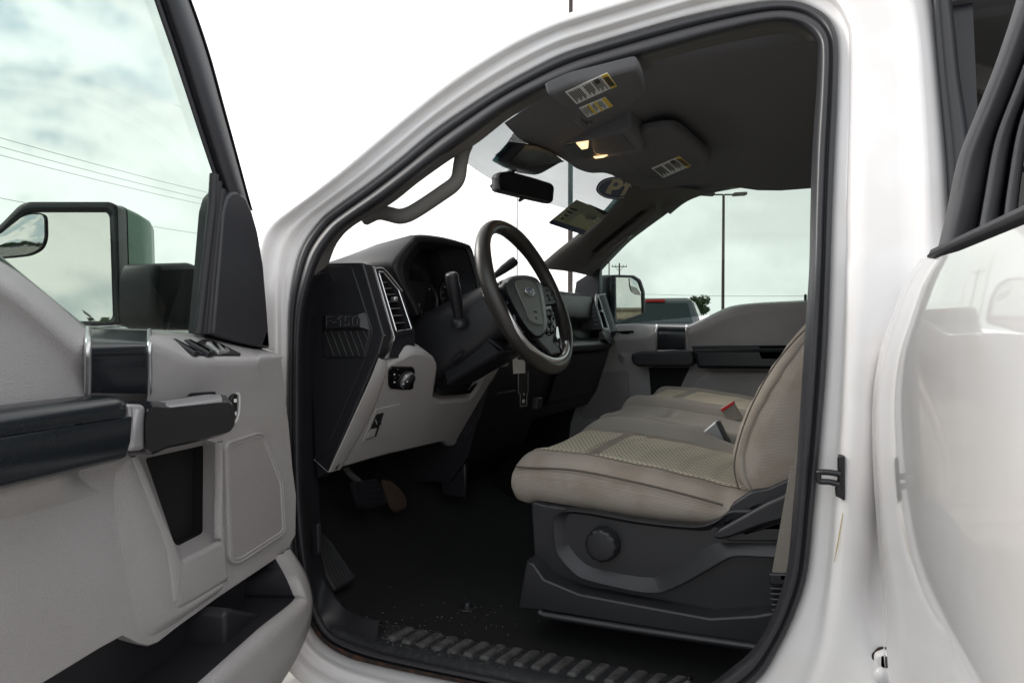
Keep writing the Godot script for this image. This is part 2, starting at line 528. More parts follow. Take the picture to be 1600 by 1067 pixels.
# ---------------------------------------------------------------- sky
func make_sky() -> Image:
	var w := 1024
	var h := 512
	var img := Image.create(w, h, false, Image.FORMAT_RGBF)
	var n := FastNoiseLite.new()
	n.seed = 21
	n.frequency = 1.25
	n.fractal_octaves = 5
	n.fractal_gain = 0.55
	n.domain_warp_enabled = true
	n.domain_warp_amplitude = 0.25
	n.domain_warp_frequency = 1.6
	var clear_at := Vector3(-0.84, 0.36, -0.42).normalized()     # breaks in the cloud: ahead on the driver's side, and behind the truck
	var clear_2 := Vector3(0.72, 0.28, -0.5).normalized()
	var clear_3 := Vector3(0.0, 0.4, 1.0).normalized()
	for y in h:
		var th := (y + 0.5) / h * PI
		for x in w:
			var ph := (x + 0.5) / w * TAU
			var d := Vector3(sin(ph) * sin(th), cos(th), -cos(ph) * sin(th))
			var e := maxf(d.y, 0.0)
			var q := Vector3(d.x, d.y * 2.2, d.z) * 1.6
			var v := n.get_noise_3dv(q)
			var fine := n.get_noise_3dv(q * 3.1 + Vector3(7, 3, 1))
			var open := 0.92 * smoothstep(0.92, 1.0, d.dot(clear_at)) + 1.0 * smoothstep(0.6, 1.0, d.dot(clear_2)) + 0.95 * smoothstep(0.65, 1.0, d.dot(clear_3))
			var cover := smoothstep(-0.16, 0.20, v + 0.25 * fine + 0.85 - open)
			var blue := Color(0.72, 0.90, 1.02).lerp(Color(1.0, 1.06, 1.08), exp(-e * 4.0))
			var lit := (0.86 + 0.28 * smoothstep(-0.45, 0.55, v + 0.45 * fine)) * (1.42 - 0.70 * e) * (1.0 + 0.22 * d.dot(Vector3(-0.95, 0.3, 0.1)))
			var cloud := Color(1.0, 0.995, 0.985) * lit
			var c := blue.lerp(cloud, cover)
			if d.y < 0.0: c = Color(0.35, 0.34, 0.33)
			img.set_pixel(x, y, c)
	return img

# ---------------------------------------------------------------- the cab around the door opening
# outline of the opening, clockwise from the middle of the sill: outer edge of the seal, inner edge of the seal, outer edge of the pillar, and which kind of profile (0 roof and front pillar, 1 middle pillar, 2 sill)
const OPENING := [
	[900, 1104, 900, 1082, 900, 1195, 3], [720, 1067, 730, 1048, 712, 1150, 3], [637, 1050, 650, 1031, 610, 1128, 3], [580, 1037, 600, 1019, 545, 1105, 3], [540, 1025, 559, 1006, 500, 1085, 3],
	[507, 1005, 523, 991, 460, 1058, 3], [487, 980, 503, 967, 435, 1020, 3], [470, 935, 489, 925, 415, 955, 2.2], [457, 860, 478, 855, 402, 862, 1], [450, 760, 471, 760, 396, 760, 0.8], [449, 640, 469, 640, 394, 640, 0.6],
	[450, 538, 470, 540, 393, 530, 0.4], [452, 476, 475, 482, 394, 450, 0.2], [461, 420, 489, 432, 398, 388, 0], [475, 380, 503, 398, 412, 352, 0], [500, 345, 527, 366, 446, 326, 0], [525, 324, 553, 345, 478, 303, 0],
	[575, 288, 600, 313, 530, 262, 0], [625, 249, 648, 277, 580, 219, 0], [675, 207, 697, 240, 634, 174, 0], [725, 172, 745, 205, 690, 129, 0], [775, 140, 795, 170, 745, 91, 0], [825, 112, 843, 145, 800, 58, 0],
	[875, 87, 890, 125, 858, 31, 0], [925, 70, 938, 108, 915, 12, 0], [1031, 38, 1033, 82, 1030, -24, 0], [1102, 20, 1104, 62, 1106, -48, 0], [1174, 6, 1176, 44, 1185, -70, 0], [1221, 1, 1218, 38, 1245, -84, 0.2],
	[1257, 5, 1246, 42, 1310, -90, 0.5], [1288, 21, 1264, 51, 1385, -75, 0.8], [1304, 43, 1275, 64, 1440, -30, 1], [1310, 74, 1279, 82, 1458, 10, 1], [1309, 142, 1277, 145, 1470, 110, 1], [1305, 237, 1271, 237, 1480, 230, 1], [1301, 330, 1268, 330, 1486, 330, 1],
	[1298, 420, 1266, 420, 1492, 420, 1], [1294, 530, 1259, 530, 1500, 530, 1.77], [1288, 620, 1253, 625, 1506, 640, 2], [1280, 715, 1247, 720, 1512, 740, 2], [1273, 790, 1241, 790, 1516, 830, 2], [1263, 890, 1231, 890, 1516, 930, 2], [1246, 951, 1208, 963, 1510, 1010, 2.2],
	[1219, 1010, 1181, 1010, 1480, 1090, 2.6], [1181, 1067, 1150, 1040, 1400, 1160, 3], [1100, 1112, 1090, 1080, 1230, 1205, 3], [1010, 1118, 1005, 1095, 1060, 1205, 3],
]
# across the metal from the seal to the far edge: how far along, and how far it stands out
const PROF_S := [[0.0, 0.05, 0.16, 0.26, 0.36, 0.44, 0.50, 0.60, 0.68, 0.77, 0.86, 0.95, 1.0], [0.0, 0.05, 0.115, 0.125, 0.15, 0.17, 0.30, 0.55, 0.76, 0.80, 0.84, 0.90, 1.0], [0.0, 0.05, 0.10, 0.12, 0.14, 0.17, 0.22, 0.28, 0.33, 0.38, 0.46, 0.70, 1.0], [0.0, 0.06, 0.16, 0.24, 0.3, 0.36, 0.42, 0.5, 0.58, 0.68, 0.8, 0.9, 1.0]]
const PROF_O := [[-0.006, 0.0, 0.001, 0.004, 0.017, 0.020, 0.019, 0.019, 0.021, 0.034, 0.037, 0.031, 0.010], [-0.006, 0.0, 0.002, 0.004, 0.022, 0.026, 0.028, 0.028, 0.030, 0.034, 0.030, 0.012, -0.004], [-0.006, 0.0, 0.002, 0.006, 0.018, 0.025, 0.028, 0.027, 0.022, 0.012, -0.016, -0.060, -0.08], [-0.006, 0.0, 0.004, 0.010, 0.024, 0.028, 0.030, 0.034, 0.044, 0.058, 0.066, 0.066, 0.06]]

func across(s_px: Vector2, o_px: Vector2, w: float, k: int) -> Vector3:
	var a := clampi(int(w), 0, 2)
	var f := w - a
	var s: float = lerpf(PROF_S[a][k], PROF_S[a + 1][k], f)
	var off: float = lerpf(PROF_O[a][k], PROF_O[a + 1][k], f)
	var q := s_px.lerp(o_px, s)
	return bp(q.x, q.y, off)

func loop_px(i: int) -> PackedVector3Array:      # column pair i of OPENING as a closed curve of pixels
	var r := PackedVector3Array()
	for e in OPENING: r.append(Vector3(e[i], e[i + 1], e[6]))
	return smooth(r, 188, true)

func build_cab() -> void:
	var sp := loop_px(0)
	var tp := loop_px(2)
	var op := loop_px(4)
	var n := sp.size()
	# painted metal
	var rows := []
	for k in 13:
		var row := PackedVector3Array()
		for i in n: row.append(across(Vector2(sp[i].x, sp[i].y), Vector2(op[i].x, op[i].y), clampf(sp[i].z, 0, 3), k))
		rows.append(row)
	var back := PackedVector3Array()
	for i in n: back.append(rows[12][i] + Vector3(0, 0, -0.09))
	rows.append(back)
	var jamb := sheet("door_opening", rows, M.jamb, null, true)
	# the rubber seal that rings the opening: a lip, a groove and a bulb
	var prof := [[0.0, -0.004], [0.0, 0.006], [0.10, 0.011], [0.26, 0.012], [0.32, 0.003], [0.37, 0.003], [0.45, 0.013], [0.60, 0.020], [0.76, 0.017], [0.90, 0.004], [1.0, -0.014], [1.04, -0.035]]
	var srows := []
	for e in prof:
		var row := PackedVector3Array()
		for i in n:
			var q := Vector2(sp[i].x, sp[i].y).lerp(Vector2(tp[i].x, tp[i].y), e[0])
			row.append(bp(q.x, q.y, e[1]))
		srows.append(row)
	var seal := sheet("door_seal", srows, M.seal, null, true)
	# rusty pinch flange below the seal along the sill
	var fl := []
	for e in [[-0.03, 0.0], [-0.03, 0.010], [0.10, 0.0125], [0.29, 0.0130]]:
		var row2 := PackedVector3Array()
		for i in range(0, 27):
			var q2 := Vector2(sp[i].x, sp[i].y).lerp(Vector2(tp[i].x, tp[i].y), e[0] + 0.0)
			row2.append(bp(q2.x, q2.y, e[1] + 0.003))
		fl.append(row2)
	sheet("rusty_flange", fl, M.rust, seal)
	# striker, its base plate and the sticker behind it
	var pl := plate("striker", rounded(bs([1309, 712, 1321, 712, 1321, 784, 1312, 778, 1306, 776, 1305, 762, 1309, 750], 0.031), 0.004), Vector3(0, 0, -0.03), M.gloss, jamb, 0.002)
	var lp := PackedVector3Array()
	for q in [[1314, 741], [1296, 738], [1281, 738], [1279, 745], [1282, 752], [1297, 753], [1312, 757]]: lp.append(bp(q[0], q[1], 0.036))
	tube("striker_loop", smooth(lp, 22), 0.0042, M.gloss, jamb)
	plate("yellow_label", bs([1317, 802, 1318, 802, 1310.5, 850, 1304.5, 878, 1303.5, 878, 1309, 848], 0.0285), Vector3(0, 0, -0.001), M.faded_label, jamb, 0.0002)
	# hinge of the rear door with its rusty gasket
	plate("hinge_gasket", rounded(bs([1362, 1022, 1372, 1016, 1384, 1014, 1388, 1070, 1376, 1066, 1363, 1050], 0.034), 0.006), Vector3(0, 0, -0.01), M.rust, jamb, 0.002)
	plate("rear_hinge", rounded(bs([1366, 1024, 1386, 1018, 1392, 1072, 1368, 1062], 0.044), 0.006), Vector3(0, 0, -0.02), M.paint, jamb, 0.004)
	var bolt := S()
	a_lathe(bolt, bp(1379, 1054, 0.044), Vector3.BACK, [[0.010, 0.0], [0.010, 0.006], [0.007, 0.009], [0.0, 0.010]], 16)
	part("hinge_bolt", bolt, M.paint, jamb)
	var plug := S()
	a_lathe(plug, bp(1348, 1042, 0.030), Vector3.BACK, [[0.005, 0.0], [0.005, 0.002], [0.0, 0.0025]], 12)
	part("plug", plug, M.jamb, jamb)

	# ---- inner trim of the front pillar and the roof rail
	var tl := bs([489, 432, 503, 398, 527, 366, 553, 345, 600, 313, 648, 277, 697, 240, 745, 205, 795, 170, 843, 145, 890, 125, 938, 108, 1033, 82, 1104, 62, 1176, 44, 1218, 38, 1246, 42, 1264, 51, 1275, 64], -0.020)
	var wl := PackedVector3Array()
	for q in [[505, 420], [517, 390], [541, 362], [572, 340], [613, 317], [655, 284], [703, 250], [748, 222], [797, 184], [852, 152], [897, 131], [942, 114], [1034, 92], [1105, 74], [1180, 58], [1222, 52], [1246, 53], [1258, 58], [1266, 66]]:
		wl.append(bp(q[0], q[1], -0.055))
	var a := smooth(tl, 70)
	var b := smooth(wl, 70)
	var inner := PackedVector3Array()
	for i in b.size(): inner.append(b[i] + Vector3(-0.01, 0.015, -0.03))
	var trim := sheet("front_pillar_trim", [moved(a, Vector3(0, 0, 0.01)), a, toward(a, b, 0.5, Vector3(0, 0, 0.004)), toward(a, b, 0.9, Vector3(0, 0, 0.002)), b, inner], M.pillar)
	# grab handle standing off the front pillar
	var hp := PackedVector3Array()
	for q in [[574, 329], [592, 331], [610, 335], [624, 338], [640, 334], [662, 321], [690, 302], [708, 289], [716, 277], [719, 258], [723, 238], [728, 226]]: hp.append(bp(q[0], q[1], -0.066))
	tube("grab_handle", smooth(hp, 44), PackedFloat32Array([0.024, 0.022, 0.019, 0.0155, 0.0135, 0.0125]), M.pillar, trim, 14, 1.25, Vector3.BACK)
	# lower post trim between seal and dash end, and the kick panel
	var kick_a := bs([489, 432, 475, 482, 470, 540, 469, 640, 471, 760, 478, 855, 489, 925, 503, 967, 523, 991, 559, 1006, 590, 1016], -0.020)
	var kick_b := PackedVector3Array()
	for q in [[512, 425, -0.07], [486, 470, -0.09], [484, 540, -0.10], [486, 640, -0.11], [489, 760, -0.11], [493, 855, -0.10], [505, 905, -0.09], [522, 932, -0.07], [540, 952, -0.06], [566, 964, -0.05], [592, 970, -0.05]]: kick_b.append(bp(q[0], q[1], q[2]))
	var ka := smooth(kick_a, 40)
	var kb := smooth(kick_b, 40)
	var kick := sheet("kick_panel", [moved(ka, Vector3(0, 0, 0.01)), ka, toward(ka, kb, 0.15, Vector3(0, 0, 0.006)), toward(ka, kb, 0.6, Vector3(0, 0, 0.004)), toward(ka, kb, 0.97), kb, moved(kb, Vector3(-0.01, -0.02, -0.03))], M.black)
	plate("hood_release_cover", rounded(bs([487, 822, 496, 818, 497, 866, 488, 868], -0.06), 0.004), Vector3(0, 0, -0.01), M.charcoal, kick, 0.002)
	# sill plate with raised treads
	var near := smooth(bs([517, 986, 559, 1006, 600, 1019, 650, 1031, 730, 1048, 900, 1082, 1005, 1095, 1090, 1080], -0.008), 60)
	var far_e := PackedVector3Array()
	for q in [[540, 950], [566, 964], [582, 970], [640, 981], [724, 999], [880, 1026], [985, 1047], [1080, 1062]]: far_e.append(yp(q[0], q[1], 0.642))
	var fe := smooth(far_e, 60)
	var sill := sheet("sill_plate", [moved(near, Vector3(0, -0.02, 0.004)), near, toward(near, fe, 0.06, Vector3(0, 0.006, 0)), toward(near, fe, 0.3, Vector3(0, 0.007, 0)), toward(near, fe, 0.95, Vector3(0, 0.002, 0)), fe, moved(fe, Vector3(0, -0.06, -0.004))], M.sill)
	var at_x := func(line: PackedVector3Array, x: float) -> Vector3:
		for i in range(1, line.size()):
			if line[i].x >= x: return line[i - 1].lerp(line[i], (x - line[i - 1].x) / (line[i].x - line[i - 1].x))
		return line[-1]
	for k in 20:
		var x := -0.805 + k * 0.0335
		var st := S()
		var quad := PackedVector3Array()
		for e in [[-0.011, 0.30, 0.0135], [0.009, 0.30, 0.0135], [0.012, 0.95, 0.0075], [-0.008, 0.95, 0.0075]]:
			var q0: Vector3 = at_x.call(near, x + e[0])
			var q1: Vector3 = at_x.call(fe, x + e[0])
			quad.append(q0.lerp(q1, e[1]) + Vector3(0, e[2], 0))
		a_plate(st, rounded(quad, 0.006), Vector3(0, -0.012, 0), 0.005)
		part("tread", st, M.tread, sill)
	# grit on the sill and carpet
	var rng := RandomNumberGenerator.new()
	rng.seed = 5
	var grit := S()
	for k in 360:
		var on_sill := k < 300
		var t := rng.randf()
		var p: Vector3
		if on_sill:
			var tt := 0.12 + 0.6 * (0.5 + 0.5 * (t - 0.5) * 1.6 + 0.2 * (rng.randf() - 0.5))
			var i0 := clampi(int(tt * 59), 0, 58)
			p = near[i0].lerp(fe[i0], rng.randf_range(0.15, 0.95)) + Vector3(rng.randf_range(-0.01, 0.01), 0.008, 0)
		else:
			p = yp(730 + rng.randfn() * 70, 965 + rng.randfn() * 16, 0.607)
		var s := rng.randf_range(0.0004, 0.0010) * (1.0 if on_sill else 1.5)
		a_box(grit, p, Vector3(s, s * 0.6, s * rng.randf_range(0.6, 1.6)), Basis(Vector3.UP, rng.randf() * 3.0), 0.0)
	tag(part("grit", grit, M.grit, sill), "", "", "", "stuff")

	# ---- roof skin, headliner
	var roof := []
	for i in 13:
		var u := i / 12.0
		var row3 := PackedVector3Array()
		for j in 25:
			var v := j / 24.0 * 2.0 - 1.0
			var zz := 0.70 * v
			var x0 := -0.72 - 0.10 * (1.0 - v * v)
			row3.append(Vector3(lerpf(x0, 1.25, u), 1.865 + 0.045 * (1.0 - v * v) - 0.10 * pow(1.0 - u, 8.0), zz))
		roof.append(row3)
	sheet("roof", roof, M.paint)
	var head := [[788, 192], [802, 207], [821, 223], [844, 231], [868, 242], [889, 254], [901, 263], [922, 270], [943, 270], [960, 275], [988, 291]]
	var lrows := []
	# first row follows the roof rail over the door
	var rail := smooth(bs([788, 192, 852, 150, 897, 129, 942, 112, 1034, 90, 1105, 72, 1180, 56, 1222, 50], -0.058), 20)
	var r0 := PackedVector3Array(rail)
	var endz: float = rail[19].z
	for k in 4: r0.append(Vector3(rail[19].x + 0.3 * (k + 1), rail[19].y + 0.005, endz))
	lrows.append(r0)
	var hl := smooth(ws([788, 192, 802, 207, 821, 223, 844, 231, 868, 242, 889, 254, 901, 263, 922, 270, 943, 270, 960, 275, 988, 291], 0.012), 26)
	for i in range(1, 26):
		var row4 := PackedVector3Array()
		var p0 := hl[i]
		var f := i / 25.0
		var ze := lerpf(endz - 0.02, -0.66, f)
		for k in 24:
			var s := pow(k / 23.0, 1.3)
			var x := lerpf(p0.x, 1.15, s)
			var zz2 := lerpf(p0.z, ze, smoothstep(0.0, 0.25, s))
			var ceil := 1.80 - 0.075 * pow(absf(zz2) / 0.68, 5.0)
			row4.append(Vector3(x, lerpf(p0.y, ceil, smoothstep(0.0, 0.20, s)), zz2))
		lrows.append(row4)
	var edge := PackedVector3Array()
	for p in lrows[-1]: edge.append(p + Vector3(0, -0.012, -0.02))
	lrows.append(edge)
	var liner := sheet("headliner", lrows, M.liner)
	liner.set_meta("label", "dark grey cloth headliner")
	return

func rect_px(q: Array, y: float) -> PackedVector3Array: return ys(q, y)

func build_roof_fittings() -> void:
	# sun visors with their warning labels
	var vo := Vector3(-0.44, 1.748, 0)
	var vn := Vector3(-0.27, 0.963, 0.10).normalized()
	var visor := plate("sun_visor", rounded(ps([855, 150, 893, 133, 998, 106, 1006, 118, 1012, 136, 1008, 150, 990, 164, 960, 176, 917, 193, 902, 184, 884, 171], vo, vn), 0.012), vn * 0.022, M.visor, null, 0.008)
	visor.set_meta("label", "sun visor with two warning labels")
	label_card(visor, [[883, 144], [949, 114], [964, 134], [901, 163]], vo - vn * 0.0015, vn, true)
	label_card(visor, [[905, 169], [946, 152], [958, 165], [918, 184]], vo - vn * 0.0015, vn, false)
	tube("visor_pivot", smooth(ps([902, 184, 908, 191, 914, 195, 924, 191], vo + vn * 0.006, vn), 14), 0.007, M.visor, visor)
	var st := S()
	a_plate(st, rounded(ys([962, 246, 1004, 206, 1030, 201, 1052, 200, 1066, 206, 1112, 246, 1110, 256, 1070, 272, 1030, 284, 1008, 276, 985, 262], 1.752), 0.02), Vector3(0, 0.02, 0), 0.008)
	var visor2 := part("sun_visor", st, M.visor)
	visor2.set_meta("label", "sun visor with one warning label")
	label_card(visor2, [[1018, 263], [1062, 244], [1080, 259], [1037, 278]], Vector3(0, 1.7505, 0), Vector3.UP, true)
	# overhead console with two lit reading lamps
	var c := plate("overhead_console", rounded(ys([876, 224, 905, 219, 966, 207, 986, 200, 1004, 218, 1008, 234, 996, 240, 950, 246, 912, 251, 890, 246], 1.742), 0.02), Vector3(0, 0.05, 0), M.liner, null, 0.008)
	plate("console_lid", rounded(ys([929, 221, 972, 209, 994, 234, 950, 241, 934, 236], 1.7405), 0.012), Vector3(0, 0.004, 0), M.visor, c, 0.002)
	plate("lamp_panel", rounded(ys([880, 228, 924, 220, 930, 238, 944, 242, 915, 249, 894, 245], 1.7405), 0.012), Vector3(0, 0.004, 0), M.black, c, 0.002)
	plate("reading_lamp", rounded(ys([900, 224, 920, 221, 919, 232, 909, 234], 1.739), 0.004), Vector3(0, 0.003, 0), M.lamp, c, 0.001)
	plate("reading_lamp", rounded(ys([927, 245, 950, 243, 944, 246, 930, 248], 1.739), 0.002), Vector3(0, 0.003, 0), M.lamp, c, 0.0006)
	for q in [[911, 228], [938, 246]]:
		var l := OmniLight3D.new()
		l.name = "reading_lamp_light"
		l.light_color = Color(1.0, 0.78, 0.5)
		l.light_energy = 0.0004
		l.omni_range = 3.0
		l.omni_attenuation = 2.0
		l.light_size = 0.012
		l.shadow_enabled = true
		c.add_child(l, true)
		l.position = yp(q[0], q[1], 1.739) + Vector3(0, -0.012, 0)
	# windscreen: clear pane, shade band at the top, dotted frit and camera cover
	var rows := []
	var band := []
	for i in 17:
		var z := 0.74 - 1.48 * i / 16.0
		var r := PackedVector3Array()
		var q2 := PackedVector3Array()
		for k in 13:
			r.append(shield(k / 12.0 * 1.02, z))
			q2.append(shield(lerpf(0.785, 0.99, k / 12.0), z) + Vector3(0.004, 0, 0))
		rows.append(r)
		band.append(q2)
	var w := sheet("windscreen", rows, M.clear)
	sheet("shade_band", band, M.band, w)
	plate("dotted_frit", ws([774, 242, 788, 232, 803, 208, 822, 222, 820, 230, 795, 254, 786, 252], 0.008), Vector3(-0.002, 0, 0), frit_material(), w, 0.0003)
	var cover := S()
	var top := ws([821, 223, 844, 229, 862, 236, 884, 250, 876, 256], 0.01)
	a_plate(cover, rounded(ws([795, 254, 822, 224, 845, 228, 864, 236, 884, 252, 874, 256, 846, 272, 838, 274, 812, 264], 0.045), 0.008), Vector3(-0.05, 0.01, 0), 0.008)
	part("camera_cover", cover, M.black, w)
	# inside mirror: bulbous back, glass, stalk
	var md := Vector3(0.93, -0.05, 0.36).normalized()
	var mc := pp(822, 293, Vector3(-0.80, 1.66, 0.1), md)
	var ml := rounded(ps([779, 276, 783, 270, 800, 269, 840, 280, 862, 287, 866, 293, 864, 314, 860, 317, 820, 308, 783, 299, 779, 296], mc, md), 0.008)
	var mir := S()
	a_grid(mir, [moved(ml, md * 0.0), moved(inset(ml, -0.003, newell(ml)), md * -0.008), moved(inset(ml, 0.0, newell(ml)), md * -0.028), moved(inset(ml, 0.016, newell(ml)), md * -0.045)], true)
	a_cap(mir, moved(inset(ml, 0.016, newell(ml)), md * -0.045))
	var mh := part("inside_mirror", mir, M.black)
	plate("mirror_glass", inset(ml, 0.002, newell(ml)), md * -0.002, M.inside_mirror, mh, 0.001)
	tube("mirror_stalk", smooth(PackedVector3Array([mc + md * -0.03, mc + md * -0.05 + Vector3(-0.03, 0.03, 0), wp(806, 262, 0.004)]), 10), 0.008, M.black, mh)
	tube("mirror_lever", PackedVector3Array([pp(779, 282, mc + md * -0.03, md), pp(768, 292, mc + md * -0.03, md)]), 0.006, M.black, mh)
	tube("mirror_lever", PackedVector3Array([pp(820, 308, mc + md * -0.012, md), pp(812, 313, mc, md)]), 0.005, M.black, mh)
	# stickers on the windscreen, read from outside
	var ov := ws([932, 297, 936, 286, 946, 279, 962, 276, 978, 279, 988, 288, 989, 298, 984, 306, 972, 311, 954, 311, 940, 306], 0.012)
	var oval := plate("year_sticker", smooth(ov, 40, true), Vector3(-0.001, 0, 0), M.blue, w, 0.0003)
	oval.set_meta("label", "dark blue oval year sticker")
	var rim := smooth(ws([935, 297, 938, 288, 947, 282, 962, 278.5, 976, 281, 985, 289, 986, 298, 981, 305, 971, 309, 955, 309, 942, 305], 0.015), 48, true)
	rim.append(rim[0])
	tube("sticker_rim", rim, 0.0014, M.white_print, oval, 6)
	for s in [[ [969, 307, 976, 305, 986, 288, 979, 283, 974, 290, 977, 292]], [[946, 301, 955, 304, 956, 297, 967, 296, 974, 290, 974, 283, 968, 280, 958, 280, 955, 286, 951, 291]]]:
		plate("year_digit", ws(s[0], 0.0155), Vector3(-0.001, 0, 0), M.glitter, oval, 0.0002)
	plate("digit_counter", ws([958, 291, 964, 291, 967, 288, 965, 285, 961, 285], 0.0170), Vector3(-0.001, 0, 0), M.blue, oval, 0.0002)
	var sq := plate("dealer_sticker", ws([858, 347, 901, 312, 951, 332, 911, 366], 0.012), Vector3(-0.001, 0, 0), M.sticker, w, 0.0003)
	sq.set_meta("label", "grey green square dealer sticker with blue strip")
	plate("blue_strip", ws([858, 349, 864, 343, 917, 360, 911, 367], 0.0145), Vector3(-0.001, 0, 0), M.blue, sq, 0.0002)
	plate("dark_corner", ws([919, 318, 951, 332, 944, 336], 0.0145), Vector3(-0.001, 0, 0), M.dark_print, sq, 0.0002)
	var so := smooth(ws([914, 337, 920, 334, 928, 336, 932, 339, 930, 342, 922, 343, 916, 341], 0.0145), 24, true)
	plate("oval_emblem", so, Vector3(-0.001, 0, 0), M.blue, sq, 0.0002)
	for k in 4:
		var yy := 330.0 + k * 5
		plate("print_line", ws([893 - k * 5, yy - 6, 910 - k * 6, yy, 907 - k * 6, yy + 2.4, 890 - k * 5, yy - 3.6], 0.0145), Vector3(-0.001, 0, 0), M.dark_print, sq, 0.0002)
	var rng := RandomNumberGenerator.new()
	rng.seed = 3
	for k in 26:
		var u := rng.randf()
		var v := rng.randf()
		var q3 := Vector2(864, 343).lerp(Vector2(901, 314), u).lerp(Vector2(915, 358).lerp(Vector2(946, 333), u), v)
		plate("peeled_spot", ws([q3.x, q3.y, q3.x + 2.2, q3.y + 0.4, q3.x + 1.6, q3.y + 2.2], 0.0145), Vector3(-0.0008, 0, 0), M.white_print, sq, 0.0001)

func frit_material() -> StandardMaterial3D:
	var im := Image.create(64, 64, false, Image.FORMAT_RGBA8)
	for y in 64:
		for x in 64:
			var d := Vector2(fposmod(x, 16.0) - 8.0, fposmod(y, 16.0) - 8.0).length()
			im.set_pixel(x, y, Color(0.03, 0.035, 0.04, 1.0 if d < 6.2 else 0.25))
	var m := mat(1, 1, 1, 0.3)
	worn(m, tex(im), 0.016)
	m.transparency = BaseMaterial3D.TRANSPARENCY_ALPHA
	return m

func label_card(parent: Node, q: Array, o: Vector3, n: Vector3, big: bool) -> void:
	# corners: far-left of the print, far-right (yellow end), near-right, near-left
	var c := []
	for e in q: c.append(pp(e[0], e[1], o, n))
	var at := func(u: float, v: float, lift: float) -> Vector3: return c[0].lerp(c[1], u).lerp(c[3].lerp(c[2], u), v) - n * lift
	var quad := func(u0: float, v0: float, u1: float, v1: float, lift: float) -> PackedVector3Array: return PackedVector3Array([at.call(u0, v0, lift), at.call(u1, v0, lift), at.call(u1, v1, lift), at.call(u0, v1, lift)])
	var card := plate("warning_label", quad.call(0, 0, 1, 1, 0.0), n * 0.001, M.white_print, parent, 0.0002)
	var st := S()
	a_plate(st, quad.call(0.86, 0.0, 1.0, 1.0, 0.0012), n * 0.001, 0.0002)
	if not big:
		a_plate(st, quad.call(0.30, 0, 0.38, 1, 0.0012), n * 0.001, 0.0002)
		a_plate(st, quad.call(0.56, 0, 0.63, 1, 0.0012), n * 0.001, 0.0002)
	part("yellow_strip", st, M.yellow_print, card)
	var ink := S()
	var lines := 22 if big else 14
	for k in lines:
		var u := 0.05 + 0.78 * k / lines
		if big and k in [8, 9, 15]: continue
		if not big and (absf(u - 0.34) < 0.06 or absf(u - 0.6) < 0.05): continue
		a_plate(ink, quad.call(u, 0.08 + 0.05 * (k % 2), u + 0.016, 0.9 - 0.12 * (k % 3), 0.0012), n * 0.001, 0.0001)
	if big: a_plate(ink, quad.call(0.66, 0.06, 0.76, 0.32, 0.0013), n * 0.001, 0.0001)
	part("print", ink, M.dark_print, card)
	if big:
		var r: Vector3 = (c[2] - c[1])
		text("warning_word", "WARNING", r.length() / 6.6, at.call(0.93, 0.5, 0.0018), r.normalized(), c[0] - c[1], M.dark_print, card, 0.0004, "Droid Sans", true)

# ---------------------------------------------------------------- dashboard
func profile_along_z(prof: Array, z0: float, z1: float, steps := 2) -> Array:   # rows of an (x, y) profile pulled along the truck's width
	var rows := []
	for k in steps + 1:
		var r := PackedVector3Array()
		for e in prof: r.append(Vector3(e[0], e[1], lerpf(z0, z1, float(k) / steps)))
		rows.append(r)
	return rows

